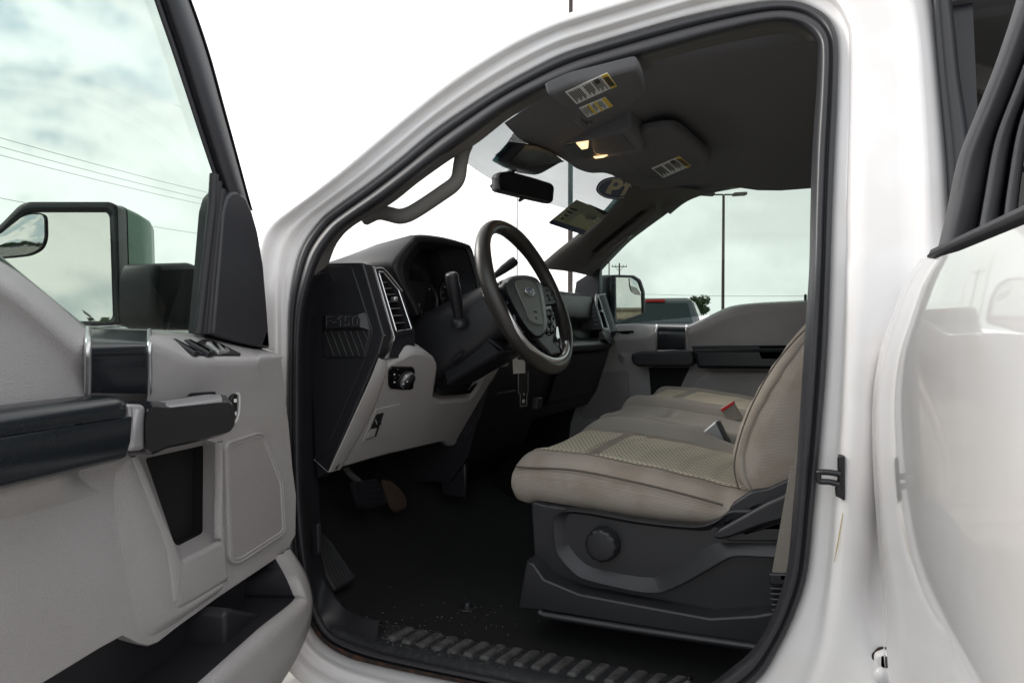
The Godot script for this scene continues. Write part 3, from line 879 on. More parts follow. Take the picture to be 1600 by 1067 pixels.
func air_vent(dash: Node, flip: bool) -> void:
	var A := zp(585, 419, 0.745)
	var B := zp(616, 527, 0.745)
	var n := (B - A).cross(Vector3.BACK).normalized()
	if n.x < 0: n = -n
	var g := func(l: PackedVector3Array) -> PackedVector3Array: return mirrored(l) if flip else l
	var nn := Vector3(n.x, n.y, -n.z) if flip else n
	var outer := ps([585, 419, 601, 422, 628, 455, 648, 519, 616, 527], A, n)
	var open := rounded(ps([591, 425, 599, 426, 622, 453, 643, 515, 619, 518], A, n), 0.004)
	# side of the pod, from the dash end to the vent's face, and the block below
	var e0 := zs([567, 411, 599, 523, 591, 552], 0.80)
	var e1 := zs([585, 419, 616, 527, 607, 559], 0.745)
	var pod := S()
	a_grid(pod, [g.call(moved(e0, Vector3(-0.004, 0, -0.01))), g.call(e0), g.call(toward(e0, e1, 0.5, Vector3(0.003, 0, 0.002))), g.call(e1)], false, false, -1)
	var p := part("vent_pod", pod, M.satin if not flip else M.black, dash)
	var face := S()
	var hole2: PackedVector3Array = g.call(open)
	a_bowl(face, g.call(outer), hole2)
	a_grid(face, [hole2, moved(hole2, -nn * 0.012)], true)
	var low := ps([616, 527, 648, 519, 648, 545, 640, 560, 607, 559], A + n * -0.004, n)
	a_cap(face, g.call(low))
	a_grid(face, [g.call(PackedVector3Array([low[4], low[3], low[2]])), g.call(moved(PackedVector3Array([low[4], low[3], low[2]]), Vector3(-0.09, -0.01, 0)))])
	var top := PackedVector3Array([outer[0], outer[1], outer[2], outer[3]])
	a_grid(face, [g.call(top), g.call(moved(top, Vector3(-0.08, 0.0, -0.012)))])
	part("vent_bezel", face, M.black, dash)
	var back := S()
	a_cap(back, moved(hole2, -nn * 0.045))
	a_grid(back, [moved(hole2, -nn * 0.012), moved(hole2, -nn * 0.045)], true)
	part("vent_duct", back, M.deep, dash)
	var ring := moved(open, n * 0.0005)
	ring.append(ring[0])
	tube("vent_ring", g.call(ring), 0.0022, M.chrome, dash, 8)
	# a bright edge along the pod
	tube("vent_edge", g.call(moved(PackedVector3Array([e1[0], e1[1], e1[2]]), n * 0.0)), 0.0016, M.silver, dash, 6)
	tube("vent_edge", g.call(smooth(moved(PackedVector3Array([zp(567, 411, 0.80), outer[0], outer[1], outer[2]]), n * 0.001), 14)), 0.0016, M.silver, dash, 6)
	var rows := [[432, 594, 603], [441, 596.5, 611.5], [450.5, 599, 618.5], [460, 601.5, 624], [471, 604.5, 628], [482, 607.5, 632], [493, 610.5, 635.5], [504.5, 613.5, 639]]
	for r in rows:
		var l := pp(r[1], r[0], A - n * 0.010, n)
		var q := pp(r[2], r[0] - 0.5, A - n * 0.010, n)
		var st := S()
		a_plate(st, g.call(PackedVector3Array([l + Vector3(0, 0.001, 0), q + Vector3(0, 0.001, 0), q - Vector3(0, 0.001, 0), l - Vector3(0, 0.001, 0)])), -nn * 0.016 + Vector3(0, 0.004, 0), 0.0006)
		part("slat", st, M.satin, dash)
	var tab := S()
	a_box(tab, g.call(PackedVector3Array([pp(616, 467, A + n * 0.002, n)]))[0], Vector3(0.012, 0.008, 0.014), Basis.IDENTITY, 0.002)
	part("vent_tab", tab, M.silver, dash)

func build_dash() -> void:
	# body of the dash behind everything: pulled across the cab
	var core := [[-1.40, 1.20], [-1.30, 1.335], [-1.10, 1.372], [-0.985, 1.375], [-0.955, 1.368], [-0.945, 1.35], [-0.940, 1.285], [-0.945, 1.272], [-0.985, 1.268], [-0.99, 1.205], [-0.93, 1.198], [-0.905, 1.192], [-0.895, 1.178], [-0.905, 1.16], [-0.96, 0.99], [-1.0, 0.93], [-1.18, 0.90], [-1.4, 1.0]]
	var st := S()
	var rows := profile_along_z(core, 0.22, -0.80, 6)
	a_grid(st, rows)
	a_cap(st, rows[0]); a_cap(st, rows[-1], 4)
	var left := [[-1.40, 1.20], [-1.30, 1.335], [-1.10, 1.372], [-1.03, 1.374], [-1.01, 1.36], [-1.01, 1.20], [-1.06, 1.05], [-1.10, 0.96], [-1.25, 0.95], [-1.4, 1.0]]
	var lrows := profile_along_z(left, 0.795, 0.22, 4)
	a_grid(st, lrows)
	a_cap(st, lrows[0])
	var dash := part("dashboard", st, M.black)
	dash.set_meta("label", "black and grey dashboard")
	# satin pad across the passenger's side
	sheet("dash_pad", profile_along_z([[-0.99, 1.379], [-0.955, 1.374], [-0.940, 1.358], [-0.935, 1.33], [-0.933, 1.285], [-0.938, 1.276], [-0.96, 1.274]], -0.18, -0.735, 2), M.charcoal, dash)
	sheet("glovebox_ledge", profile_along_z([[-0.94, 1.203], [-0.905, 1.197], [-0.889, 1.185], [-0.888, 1.174], [-0.90, 1.16]], -0.18, -0.775, 2), M.charcoal, dash)
	sheet("glovebox_lid", profile_along_z([[-0.893, 1.150], [-0.896, 1.146], [-0.946, 1.0], [-0.952, 0.985], [-0.97, 0.975]], -0.25, -0.74, 2), M.black, dash)
	# end of the dash
	var cap_px := [492, 432, 497, 411, 560, 410, 567, 411, 599, 523, 591, 552, 512, 738, 494, 750, 486, 620]
	var cap := plate("dash_end_cap", rounded(zs(cap_px, 0.80), 0.006), Vector3(0, 0, -0.03), M.black, dash, 0.003)
	# raised inner panel of the end cap, ringed by a fine groove
	plate("end_cap_panel", rounded(zs([501, 414, 549, 416, 582, 518, 571, 560, 508, 706, 492, 720, 487, 600, 488, 470], 0.8035), 0.008), Vector3(0, 0, -0.003), M.black, dash, 0.0012)
	# speaker slot with badge
	plate("slot_frame", rounded(zs([503, 490, 571, 488, 578, 519, 568, 559, 504, 559], 0.8065), 0.008), Vector3(0, 0, -0.003), M.black, dash, 0.002)
	plate("slot", rounded(zs([507, 517, 573, 516, 566, 555, 508, 556], 0.8075), 0.004), Vector3(0, 0, -0.001), M.deep, dash, 0.0004)
	for k in 7:
		var x := 507.0 + k * 10.0
		var a := zp(x, 517, 0.809)
		var b := zp(minf(x + 14.5, 574), 556 if k < 6 else 530, 0.809)
		tube("rib", PackedVector3Array([a, b]), 0.0011, M.charcoal, dash, 6)
	var badge := S()
	var bo := zs([504, 490, 569, 488, 576, 515, 504, 518], 0.807)
	var bi := zs([508, 494, 559, 491.5, 562, 511, 508, 513], 0.817)
	a_grid(badge, [moved(bo, Vector3(0, 0, -0.004)), bo, bi], true, false, -1)
	a_cap(badge, bi)
	part("badge_block", badge, M.black, dash)
	text("badge_lettering", "F-150", 0.030, zp(534.5, 502.5, 0.8175), Vector3(1.18, 0, 0), Vector3.UP, M.satin, dash, 0.0006, "Droid Sans", true)
	text("badge_lettering_face", "F-150", 0.030, zp(535.2, 503.0, 0.8182), Vector3(1.18, 0, 0), Vector3.UP, M.black, dash, 0.0006, "Droid Sans", true)
	air_vent(dash, false)
	air_vent(dash, true)
	# grey knee panel: plane through two points of its outer edge, level across the cab
	var P1 := zp(607, 560, 0.79)
	var P2 := zp(512, 737, 0.79)
	var kn := (P2 - P1).cross(Vector3.BACK).normalized()
	if kn.x < 0: kn = -kn
	var K := func(a: float, b: float, o := 0.0) -> Vector3: return pp(a, b, P1 + kn * o, kn)
	var KL := func(f: Array, o: float) -> PackedVector3Array: return traced(f, func(a, b): return K.call(a, b, o))
	var outline: PackedVector3Array = KL.call([605, 570, 648, 549, 664, 551, 681, 560, 685, 572, 680, 606, 678, 622, 690, 627, 735, 623, 744, 612, 757, 588, 792, 562, 798, 566, 722, 694, 700, 700, 690, 692, 600, 713, 531, 733], 0.0)
	var knee := plate("knee_panel", rounded(outline, 0.014), -kn * 0.05, M.grey, dash, 0.009)
	# its outer edge strip, turned towards the door
	var k0 := zs([591, 559, 576, 597, 552, 650, 512, 738], 0.802)
	var k1: PackedVector3Array = KL.call([606, 566, 598, 600, 576, 655, 532, 733], 0.0)
	var ka := smooth(k0, 16)
	var kb := smooth(k1, 16)
	sheet("knee_edge", [moved(ka, Vector3(-0.02, 0, -0.03)), ka, toward(ka, kb, 0.1, Vector3(0.002, 0, 0.002)), toward(ka, kb, 0.9, Vector3(0.003, 0, 0.002)), kb, moved(kb, -kn * 0.01)], M.grey, dash)
	sheet("knee_edge_bottom", [k0.slice(3) + k1.slice(3), moved(k0.slice(3) + k1.slice(3), -kn * 0.05)], M.grey, dash)
	# right-hand strip of the knee panel, darker side face
	var s0: PackedVector3Array = KL.call([792, 562, 760, 610, 722, 694], 0.0)
	sheet("knee_side", [moved(s0, kn * -0.004), moved(s0, -kn * 0.03 + Vector3(0, 0, -0.05))], M.grey, dash)
	# column well
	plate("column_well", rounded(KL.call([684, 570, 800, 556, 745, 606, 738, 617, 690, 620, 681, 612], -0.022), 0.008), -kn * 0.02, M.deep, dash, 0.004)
	sheet("well_lip", [KL.call([681, 606, 684, 618, 735, 615, 746, 600], 0.0005), KL.call([684, 604, 687, 611, 732, 609, 742, 597], -0.02)], M.black, dash)
	# light switch
	var sw: PackedVector3Array = KL.call([612, 574, 646, 574, 649, 580, 646, 608, 640, 610, 612, 609, 608, 604, 608, 580], 0.004)
	var swb := plate("light_switch", rounded(sw, 0.006), -kn * 0.006, M.gloss, dash, 0.002)
	var knob := S()
	a_lathe(knob, K.call(635, 593, 0.004), kn, [[0.0178, 0.0], [0.0178, 0.009], [0.0165, 0.0115], [0.0, 0.0115]], 28)
	part("switch_knob", knob, M.black, dash)
	var kr := S()
	a_lathe(kr, K.call(635, 593, 0.004), kn, [[0.0200, 0.0], [0.0200, 0.0060], [0.0190, 0.0075], [0.0180, 0.0075], [0.0178, 0.0]], 32)
	part("knob_ring", kr, M.satin, dash)
	for q in [[616, 585], [616, 597], [634, 587], [636, 596], [630, 600]]:
		var dot := S()
		a_box(dot, K.call(q[0], q[1], 0.0160 if q[0] > 625 else 0.0045), Vector3(0.003, 0.003, 0.003), Basis.IDENTITY, 0.001)
		part("switch_mark", dot, M.white_print, dash)
	# fuse door with brake release
	var fd: PackedVector3Array = KL.call([588, 640, 626, 631, 612, 672, 603, 681, 566, 692], 0.0022)
	plate("access_panel", rounded(fd, 0.004), -kn * 0.004, M.grey, dash, 0.001)
	plate("release_slot", rounded(KL.call([588, 648, 600, 645, 588, 682, 572, 688], 0.0035), 0.003), -kn * 0.002, M.deep, dash, 0.0004)
	plate("release_scoop", rounded(KL.call([580, 671, 589, 669, 585, 682, 572, 687], 0.0045), 0.003), -kn * 0.002, M.grey, dash, 0.001)
	var rel := S()
	a_box(rel, K.call(589, 658, 0.005), Vector3(0.008, 0.018, 0.018), Basis(Vector3.BACK, 0.35), 0.003)
	part("brake_release", rel, M.gloss, dash)
	# bottom of the dash, dark
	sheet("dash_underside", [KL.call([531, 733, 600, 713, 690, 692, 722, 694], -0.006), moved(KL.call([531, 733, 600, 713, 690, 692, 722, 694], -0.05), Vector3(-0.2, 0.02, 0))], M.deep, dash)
	# ---- instrument hood
	var hp := Vector3(-0.93, 1.40, 0.42)
	var hn := Vector3(0.95, 0.10, 0.28).normalized()
	var rim_o := smooth(ps([650, 492, 634, 462, 620, 437, 611, 414, 622, 394, 641, 374, 652, 367, 690, 371, 726, 381, 735, 388, 742, 412, 750, 445, 752, 480], hp, hn), 52)
	var rim_i := smooth(ps([654, 488, 643, 464, 634, 445, 630, 424, 636, 405, 648, 386, 658, 379, 690, 381, 720, 387, 729, 392, 736, 412, 744, 442, 747, 478], hp, hn), 52)
	var deep_px := [660, 486, 650, 464, 644, 445, 641, 426, 645, 410, 655, 394, 664, 388, 692, 389, 716, 393, 724, 398, 730, 414, 736, 440, 740, 476]
	var rim_d := smooth(ps(deep_px, hp - hn * 0.085, hn), 52)
	var behind := PackedVector3Array()
	for i in 52:
		var p := rim_o[i]
		var top_k := smoothstep(1.33, 1.46, p.y)
		behind.append(Vector3(p.x - 0.30, lerpf(minf(p.y, 1.36), 1.392, top_k), lerpf(p.z, 0.43, 0.10) + 0.03))
	var mid := PackedVector3Array()
	for i in 52: mid.append(rim_o[i].lerp(behind[i], 0.35) + Vector3(0, 0.010 * smoothstep(1.36, 1.46, rim_o[i].y), 0))
	var hood := sheet("instrument_hood", [behind, mid, toward(rim_o, mid, 0.12, Vector3(0, 0.003, 0)), rim_o], M.charcoal, dash)
	sheet("hood_rim", [moved(rim_o, -hn * 0.003), moved(rim_o, hn * 0.004), toward(rim_o, rim_i, 0.5, hn * 0.007), moved(rim_i, hn * 0.001), rim_i], M.black, dash)
	sheet("hood_cavity", [rim_i, rim_d], M.deep, dash)
	var gl := PackedVector3Array(rim_d)
	var gp := S()
	a_cap(gp, gl)
	part("gauge_panel", gp, M.gloss, dash)
	for q in [[662, 468], [706, 462]]:
		var c := pp(q[0], q[1], hp - hn * 0.082, hn)
		var gr := S()
		a_lathe(gr, c, hn, [[0.046, 0.0], [0.046, 0.006], [0.043, 0.007], [0.041, 0.0]], 36)
		part("gauge_ring", gr, M.charcoal, dash)
		for k in 9:
			var an := PI * 0.8 + k * TAU * 0.078
			var tick := S()
			var e1 := Vector3.UP.cross(hn).normalized()
			var e2 := hn.cross(e1)
			var ra := e1 * sin(an) + e2 * -cos(an)
			a_tube(tick, PackedVector3Array([c + hn * 0.002 + ra * 0.031, c + hn * 0.002 + ra * 0.037]), 0.0008, 5)
			part("gauge_tick", tick, M.white_print, dash)
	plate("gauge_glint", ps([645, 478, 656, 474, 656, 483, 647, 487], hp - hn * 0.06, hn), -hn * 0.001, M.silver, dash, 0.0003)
	# ---- centre stack and the dark lower centre
	var cs := S()
	var c_rows := profile_along_z([[-1.0, 1.36], [-0.93, 1.352], [-0.915, 1.335], [-0.905, 1.20], [-0.90, 1.185], [-0.90, 1.12], [-0.95, 1.05], [-1.0, 0.88], [-1.06, 0.80], [-1.3, 0.78]], 0.215, -0.19, 2)
	a_grid(cs, c_rows)
	a_cap(cs, c_rows[0]); a_cap(cs, c_rows[2], 4)
	part("centre_stack", cs, M.black, dash)
	var bar := S()
	a_box(bar, Vector3(-0.893, 1.168, 0.02), Vector3(0.02, 0.026, 0.36), Basis.IDENTITY, 0.006)
	part("stack_trim", bar, M.silver, dash)
	for q in [[0.10, 1.25], [0.02, 1.25], [-0.06, 1.25]]:
		var kb2 := S()
		a_lathe(kb2, Vector3(-0.906, q[1], q[0]), Vector3(1, 0.05, 0), [[0.019, 0.0], [0.018, 0.016], [0.0, 0.017]], 20)
		part("stack_knob", kb2, M.satin, dash)
	# dark side of the lower centre, a plug and a tab
	plate("lower_centre_panel", KL.call([800, 568, 868, 600, 850, 640, 800, 690, 735, 710, 724, 696], -0.012), -kn * 0.02, M.black, dash, 0.004)
	plate("lower_tab", rounded(xs([841, 622, 848, 621, 848, 638, 840, 640], -0.86), 0.004), Vector3(-0.02, 0, 0), M.charcoal, dash, 0.002)
	plate("lower_slot", xs([780, 613, 806, 609, 806, 612, 780, 616], -0.868), Vector3(-0.004, 0, 0), M.charcoal, dash, 0.0008)

func build_wheel() -> void:
	var c := Vector3(-0.7173, 1.3217, 0.4373)
	var n := Vector3(0.922, 0.3875, 0)
	var r := Vector3(0, 0, -1)
	var u := Vector3(-0.3875, 0.922, 0)
	# column shroud from the hub to the dash
	var st := S()
	var rows := []
	for e in [[-0.035, 0.046, 0.044, 0.0], [-0.045, 0.062, 0.058, 0.0], [-0.075, 0.072, 0.068, -0.004], [-0.13, 0.080, 0.078, -0.012], [-0.20, 0.086, 0.086, -0.018], [-0.30, 0.09, 0.09, -0.02]]:
		var row := PackedVector3Array()
		for k in 28:
			var a := TAU * k / 28
			var ca := cos(a)
			var sa := sin(a)
			row.append(c + n * e[0] + r * signf(ca) * pow(absf(ca), 0.62) * e[1] + u * (signf(sa) * pow(absf(sa), 0.62) * e[2] + e[3]))
		rows.append(row)
	a_grid(st, rows, true)
	a_cap(st, rows[0])
	var col := part("steering_column", st, M.black)
	# stepped lower housing under the column
	var lh := S()
	a_plate(lh, rounded(zs([690, 515, 716, 470, 742, 462, 760, 520, 790, 548, 762, 566, 720, 590, 694, 606, 688, 585], 0.50), 0.012), Vector3(0, 0, -0.14), 0.012)
	part("lower_shroud", lh, M.black, col)
	tube("tilt_lever", smooth(PackedVector3Array([zp(706, 566, 0.515), zp(715, 558, 0.522), zp(722, 552, 0.524)]), 8), 0.006, M.charcoal, col)
	# stalks
	var s0 := c + n * -0.085 - r * 0.06 + u * 0.0
	var e := zp(705, 428, 0.585)
	var e0 := zp(717, 497, 0.535)
	var dir := (e - e0).normalized()
	tube("turn_signal_stalk", PackedVector3Array([e0 - dir * 0.02, e0, e0 + dir * 0.03, e - dir * 0.045, e - dir * 0.004, e]), PackedFloat32Array([0.010, 0.011, 0.0135, 0.0158, 0.0155, 0.0135]), M.black, col, 18)
	var capd := S()
	a_lathe(capd, e, dir, [[0.0125, 0.0], [0.012, 0.0012], [0.0, 0.0014]], 20)
	part("stalk_cap", capd, M.charcoal, col)
	var boot := S()
	a_lathe(boot, e0 - dir * 0.012, dir, [[0.021, -0.004], [0.021, 0.004], [0.014, 0.012], [0.010, 0.014]], 18)
	part("stalk_boot", boot, M.charcoal, col)
	tube("shift_lever", PackedVector3Array([zp(772, 432, 0.30), zp(786, 421, 0.27), zp(800, 411, 0.25), zp(806, 406, 0.245)]), PackedFloat32Array([0.007, 0.012, 0.014, 0.012]), M.black, col, 14)
	# rim with a rough patch of wear, spokes, pad
	var rim := S()
	var rr := []
	for k in 72:
		var a2 := TAU * k / 72
		var d := r * cos(a2) + u * sin(a2)
		var row2 := PackedVector3Array()
		var thick := 0.0162 + 0.0016 * pow(absf(cos(a2 * 2.0 + 0.9)), 6.0)
		for j in 16:
			var b := TAU * j / 16
			row2.append(c + d * (0.183 + thick * cos(b)) + n * thick * 1.12 * sin(b))
		rr.append(row2)
	a_grid(rim, rr, true, true)
	var w := part("steering_wheel", rim, M.wheel)
	w.set_meta("label", "dark brown steering wheel with oval emblem")
	var P := func(f: Array, o: float) -> PackedVector3Array: return ps(f, c + n * o, n)
	# spoke plates
	plate("spoke", rounded(P.call([770, 446, 790, 434, 800, 440, 826, 512, 838, 545, 822, 536, 800, 505], 0.002), 0.008), -n * 0.03, M.gloss, w, 0.006)
	plate("spoke", rounded(P.call([838, 440, 868, 442, 874, 470, 876, 500, 866, 522, 850, 524], 0.0), 0.008), -n * 0.03, M.gloss, w, 0.006)
	plate("spoke", rounded(P.call([824, 512, 850, 520, 884, 548, 884, 558, 870, 566, 852, 560, 836, 542], 0.0), 0.008), -n * 0.03, M.black, w, 0.006)
	# airbag pad: dark body and grey face
	var pad_o: PackedVector3Array = smooth(P.call([783, 446, 792, 434, 808, 430, 828, 431, 841, 440, 848, 462, 853, 498, 852, 518, 845, 528, 832, 526, 815, 508, 796, 474], 0.012), 48, true)
	var pad_m: PackedVector3Array = smooth(P.call([790, 447, 797, 438, 810, 434, 828, 435, 839, 443, 845, 464, 850, 498, 849, 516, 843, 524, 834, 522, 819, 505, 801, 473], 0.036), 48, true)
	var pad := S()
	a_grid(pad, [moved(pad_o, -n * 0.05), pad_o, toward(pad_o, pad_m, 0.6, n * 0.006), pad_m], true)
	a_cap(pad, pad_m)
	part("airbag_pad", pad, M.black, w)
	var face: PackedVector3Array = smooth(P.call([806, 442, 812, 437, 828, 438, 837, 446, 843, 466, 848, 497, 848, 508, 830, 502, 822, 482, 811, 458], 0.0385), 40, true)
	plate("pad_face", face, -n * 0.004, M.satin_pad if M.has("satin_pad") else M.satin, w, 0.003)
	# emblem
	var em := pp(826.5, 456, c + n * 0.040, n)
	for q in [[0.0225, 0.0105, 0.003, M.chrome, "emblem_rim"], [0.0205, 0.0088, 0.0036, M.blue, "emblem"]]:
		var lp := PackedVector3Array()
		for k in 32: lp.append(em + n * q[2] + r * cos(TAU * k / 32) * q[0] + u * sin(TAU * k / 32) * q[1])
		plate(q[4], lp, -n * 0.003, q[3], w, 0.0012)
	text("emblem_script", "Ford", 0.017, em + n * 0.0042, r * 1.1, u, M.chrome, w, 0.0006, "Droid Serif", true)
	text("airbag_lettering", "AIRBAG", 0.006, pp(837, 487, c + n * 0.0395, n), r, u, M.dark_print, w, 0.0004)
	var ab := S()
	a_lathe(ab, pp(838, 497, c + n * 0.0392, n), n, [[0.0035, 0.0], [0.0035, 0.0006], [0.0, 0.0006]], 12)
	part("airbag_mark", ab, M.dark_print, w)
	# buttons with bright outlines
	for q in [[779, 441, 788, 437, 796, 462, 804, 474, 802, 480, 793, 474], [800, 482, 806, 481, 814, 498, 822, 518, 816, 519, 806, 504]]:
		var bl: PackedVector3Array = rounded(P.call(q, 0.008), 0.003)
		plate("thumb_button", bl, -n * 0.006, M.black, w, 0.002)
		var rg := moved(bl, n * 0.0005)
		rg.append(rg[0])
		tube("button_trim", rg, 0.0013, M.silver, w, 6)
	plate("button_panel", rounded(P.call([846, 447, 866, 448, 872, 470, 870, 474, 853, 477], 0.008), 0.004), -n * 0.006, M.black, w, 0.002)
	for q in [[855, 453], [861, 453], [856, 462], [863, 461], [859, 468], [867, 467]]:
		var bt := S()
		a_lathe(bt, pp(q[0], q[1], c + n * 0.008, n), n, [[0.0042, 0.0], [0.0036, 0.003], [0.0, 0.0034]], 10)
		part("button", bt, M.charcoal, w)
	for k in 3:
		for j in 2:
			plate("thumb_button", rounded(P.call([854 + j * 6.5, 483 + k * 12.5, 859.5 + j * 6.5, 482 + k * 12.5, 860.5 + j * 6, 492.5 + k * 12.5, 855 + j * 6, 493.5 + k * 12.5], 0.006), 0.002), -n * 0.006, M.black, w, 0.0015)
	tube("panel_trim", smooth(P.call([868, 446, 873, 468, 874, 474], 0.009), 10), 0.0016, M.silver, w, 6)
	# bright band round the bottom spoke
	tube("spoke_trim", smooth(P.call([778, 450, 792, 484, 808, 515, 826, 540, 846, 556, 866, 563, 880, 558, 886, 545, 884, 534], 0.015), 44), PackedFloat32Array([0.002, 0.002, 0.0022, 0.0025, 0.003, 0.0035, 0.0045, 0.0055, 0.0065, 0.007, 0.007]), M.silver, w, 8)
	plate("spoke_cover", rounded(P.call([834, 524, 852, 519, 876, 545, 877, 553, 862, 555], 0.014), 0.005), -n * 0.01, M.black, w, 0.005)
	plate("chrome_accent", rounded(P.call([869, 510, 872, 510, 875, 528, 872, 530, 869, 522], 0.006), 0.002), -n * 0.004, M.chrome, w, 0.001)

func build_key_tag() -> void:
	var at := xp(815, 562, -0.79)
	var k := thing("key_tag", at, "white and silver key tag hanging from the ignition below the wheel", "key tag")
	var o := func(l: PackedVector3Array) -> PackedVector3Array: return moved(l, -at)
	plate("paper_tag", o.call(xs([802, 553, 820, 553, 821, 583, 803, 584], -0.788)), Vector3(-0.002, 0, 0), M.white_print, k, 0.0006)
	plate("tag_print", o.call(xs([809, 557, 817, 557, 817, 562, 809, 562], -0.7875)), Vector3(-0.001, 0, 0), M.dark_print, k, 0.0002)
	plate("metal_strip", o.call(xs([810, 584, 825, 580, 825, 613, 823, 616, 823, 634, 813, 635, 813, 616, 810, 614], -0.790)), Vector3(-0.003, 0, 0), M.deep, k, 0.001)
	var edge := xs([810, 584, 810, 614, 813, 616, 813, 635, 823, 634, 823, 616, 825, 613, 825, 580], -0.7888)
	tube("strip_edge", o.call(edge), 0.0009, M.steel, k, 5)
	var rv := S()
	a_lathe(rv, xp(817.5, 627, -0.788) - at, Vector3.RIGHT, [[0.006, 0.0], [0.0055, 0.003], [0.0, 0.0035]], 16)
	part("rivet", rv, M.steel, k)
	var rg := S()
	a_lathe(rg, xp(818, 616, -0.788) - at, Vector3.RIGHT, [[0.003, 0.0], [0.003, 0.002], [0.0016, 0.002], [0.0016, 0.0]], 12)
	part("eyelet", rg, M.steel, k)
	tube("key", o.call(PackedVector3Array([xp(815, 556, -0.79), xp(812, 545, -0.81), Vector3(-0.83, 1.21, 0.36)])), 0.003, M.steel, k, 8)

# ---------------------------------------------------------------- seats
func along(tab: Array, x: float) -> float:       # piecewise linear look-up in [[x, y], ...]
	if x <= tab[0][0]: return tab[0][1]
	for i in range(1, tab.size()):
		if x <= tab[i][0]:
			var t: float = (x - tab[i - 1][0]) / (tab[i][0] - tab[i - 1][0])
			return lerpf(tab[i - 1][1], tab[i][1], smoothstep(0, 1, t) * 0.5 + t * 0.5)
	return tab[-1][1]

# a seat cushion between two sides; lift raises it. Returns the height of its top at (x, across), across 0 outer to 1 inner
const TOP := [[-0.69, 0.958], [-0.62, 0.968], [-0.519, 0.966], [-0.385, 0.951], [-0.285, 0.936], [-0.226, 0.925], [-0.10, 0.91]]
const BOT := [[-0.69, 0.868], [-0.60, 0.884], [-0.385, 0.871], [-0.26, 0.872], [-0.20, 0.885], [-0.1, 0.89]]
func cushion_y(x: float, f: float, lift: float, dish: float, tilt: float) -> float:
	var y := along(TOP, x) + lift + tilt * f
	var side := minf(f, 1.0 - f)
	y += dish * (smoothstep(0.0, 0.10, side) * (1.0 - smoothstep(0.12, 0.26, side)))      # bolsters
	y -= 0.30 * dish * smoothstep(0.2, 0.5, side)
	y -= 0.016 * pow(1.0 - smoothstep(0.0, 0.05, side), 2.0)                              # rounded long edges
	y -= 0.007 * exp(-pow((x + 0.505 - 0.03 * cos((f - 0.5) * 3.0)) / 0.010, 2.0)) * smoothstep(0.16, 0.22, side)   # seam across
	return y
func cushion(called: String, z0: float, z1: float, lift: float, dish: float, tilt: float, m: Material, front := -0.662) -> MeshInstance3D:
	var st := S()
	var rows := []
	var nx := 80
	for i in nx + 1:
		var s := float(i) / nx
		var x := lerpf(front, -0.10, pow(s, 1.6))
		var bot := along(BOT, x) + lift * 0.8
		var k := 0.93 * clampf((front + 0.04 - x) / 0.04, 0.0, 1.0)
		var drop := pow(maxf(0.0, 1.0 - pow(k, 3.0)), 0.33)
		var ym := bot + 0.055
		bot = lerpf(ym, bot, drop)
		var row := PackedVector3Array()
		var into := signf(z1 - z0)
		row.append(Vector3(x, bot - 0.01, z0 + into * 0.03))
		row.append(Vector3(x, bot, z0 + into * 0.004))
		for e in [[0.3, -0.006], [0.6, -0.008], [0.85, -0.004]]:
			var ty := cushion_y(x, 0.0, lift, dish, tilt)
			row.append(Vector3(x, lerpf(bot, lerpf(ym, ty, drop), e[0]), z0 + into * e[1]))
		for j in 41:
			var f := j / 40.0
			f = f + 0.06 * sin(f * TAU) * -1.0
			var y := cushion_y(x, f, lift, dish, tilt)
			row.append(Vector3(x, lerpf(ym, y, drop), lerpf(z0, z1, f)))
		row.append(Vector3(x, bot, z1))
		rows.append(row)
	a_grid(st, rows)
	a_cap(st, rows[0], 5)
	return part(called, st, m)
func insert_piece(seat: Node, z0: float, z1: float, lift: float, dish: float, tilt: float, xa: float, xb: float, fa: float, fb: float, m: Material) -> void:
	var rows := []
	for i in 19:
		var row := PackedVector3Array()
		for j in 21:
			var f := lerpf(fa, fb, j / 20.0)
			var bow := 0.03 * cos((f - 0.5) * 3.0)
			var x := lerpf(xa - bow * (1.0 if xa > -0.55 else 0.3), xb - bow * (1.0 if xb < -0.4 else 0.0), i / 18.0)
			var edge := minf(minf(i, 18 - i) / 1.5, minf(j, 20 - j) / 1.5)
			var k := 0.93 * clampf((-0.622 - x) / 0.04, 0.0, 1.0)
			var bot := along(BOT, x) + lift * 0.8
			var y := lerpf(bot + 0.055, cushion_y(x, f, lift, dish, tilt), pow(1.0 - pow(k, 3.0), 0.33))
			row.append(Vector3(x, y + 0.0060 * minf(1.0, edge) - 0.0015, lerpf(z0, z1, f)))
		rows.append(row)
	sheet("cushion_insert", rows, m, seat)
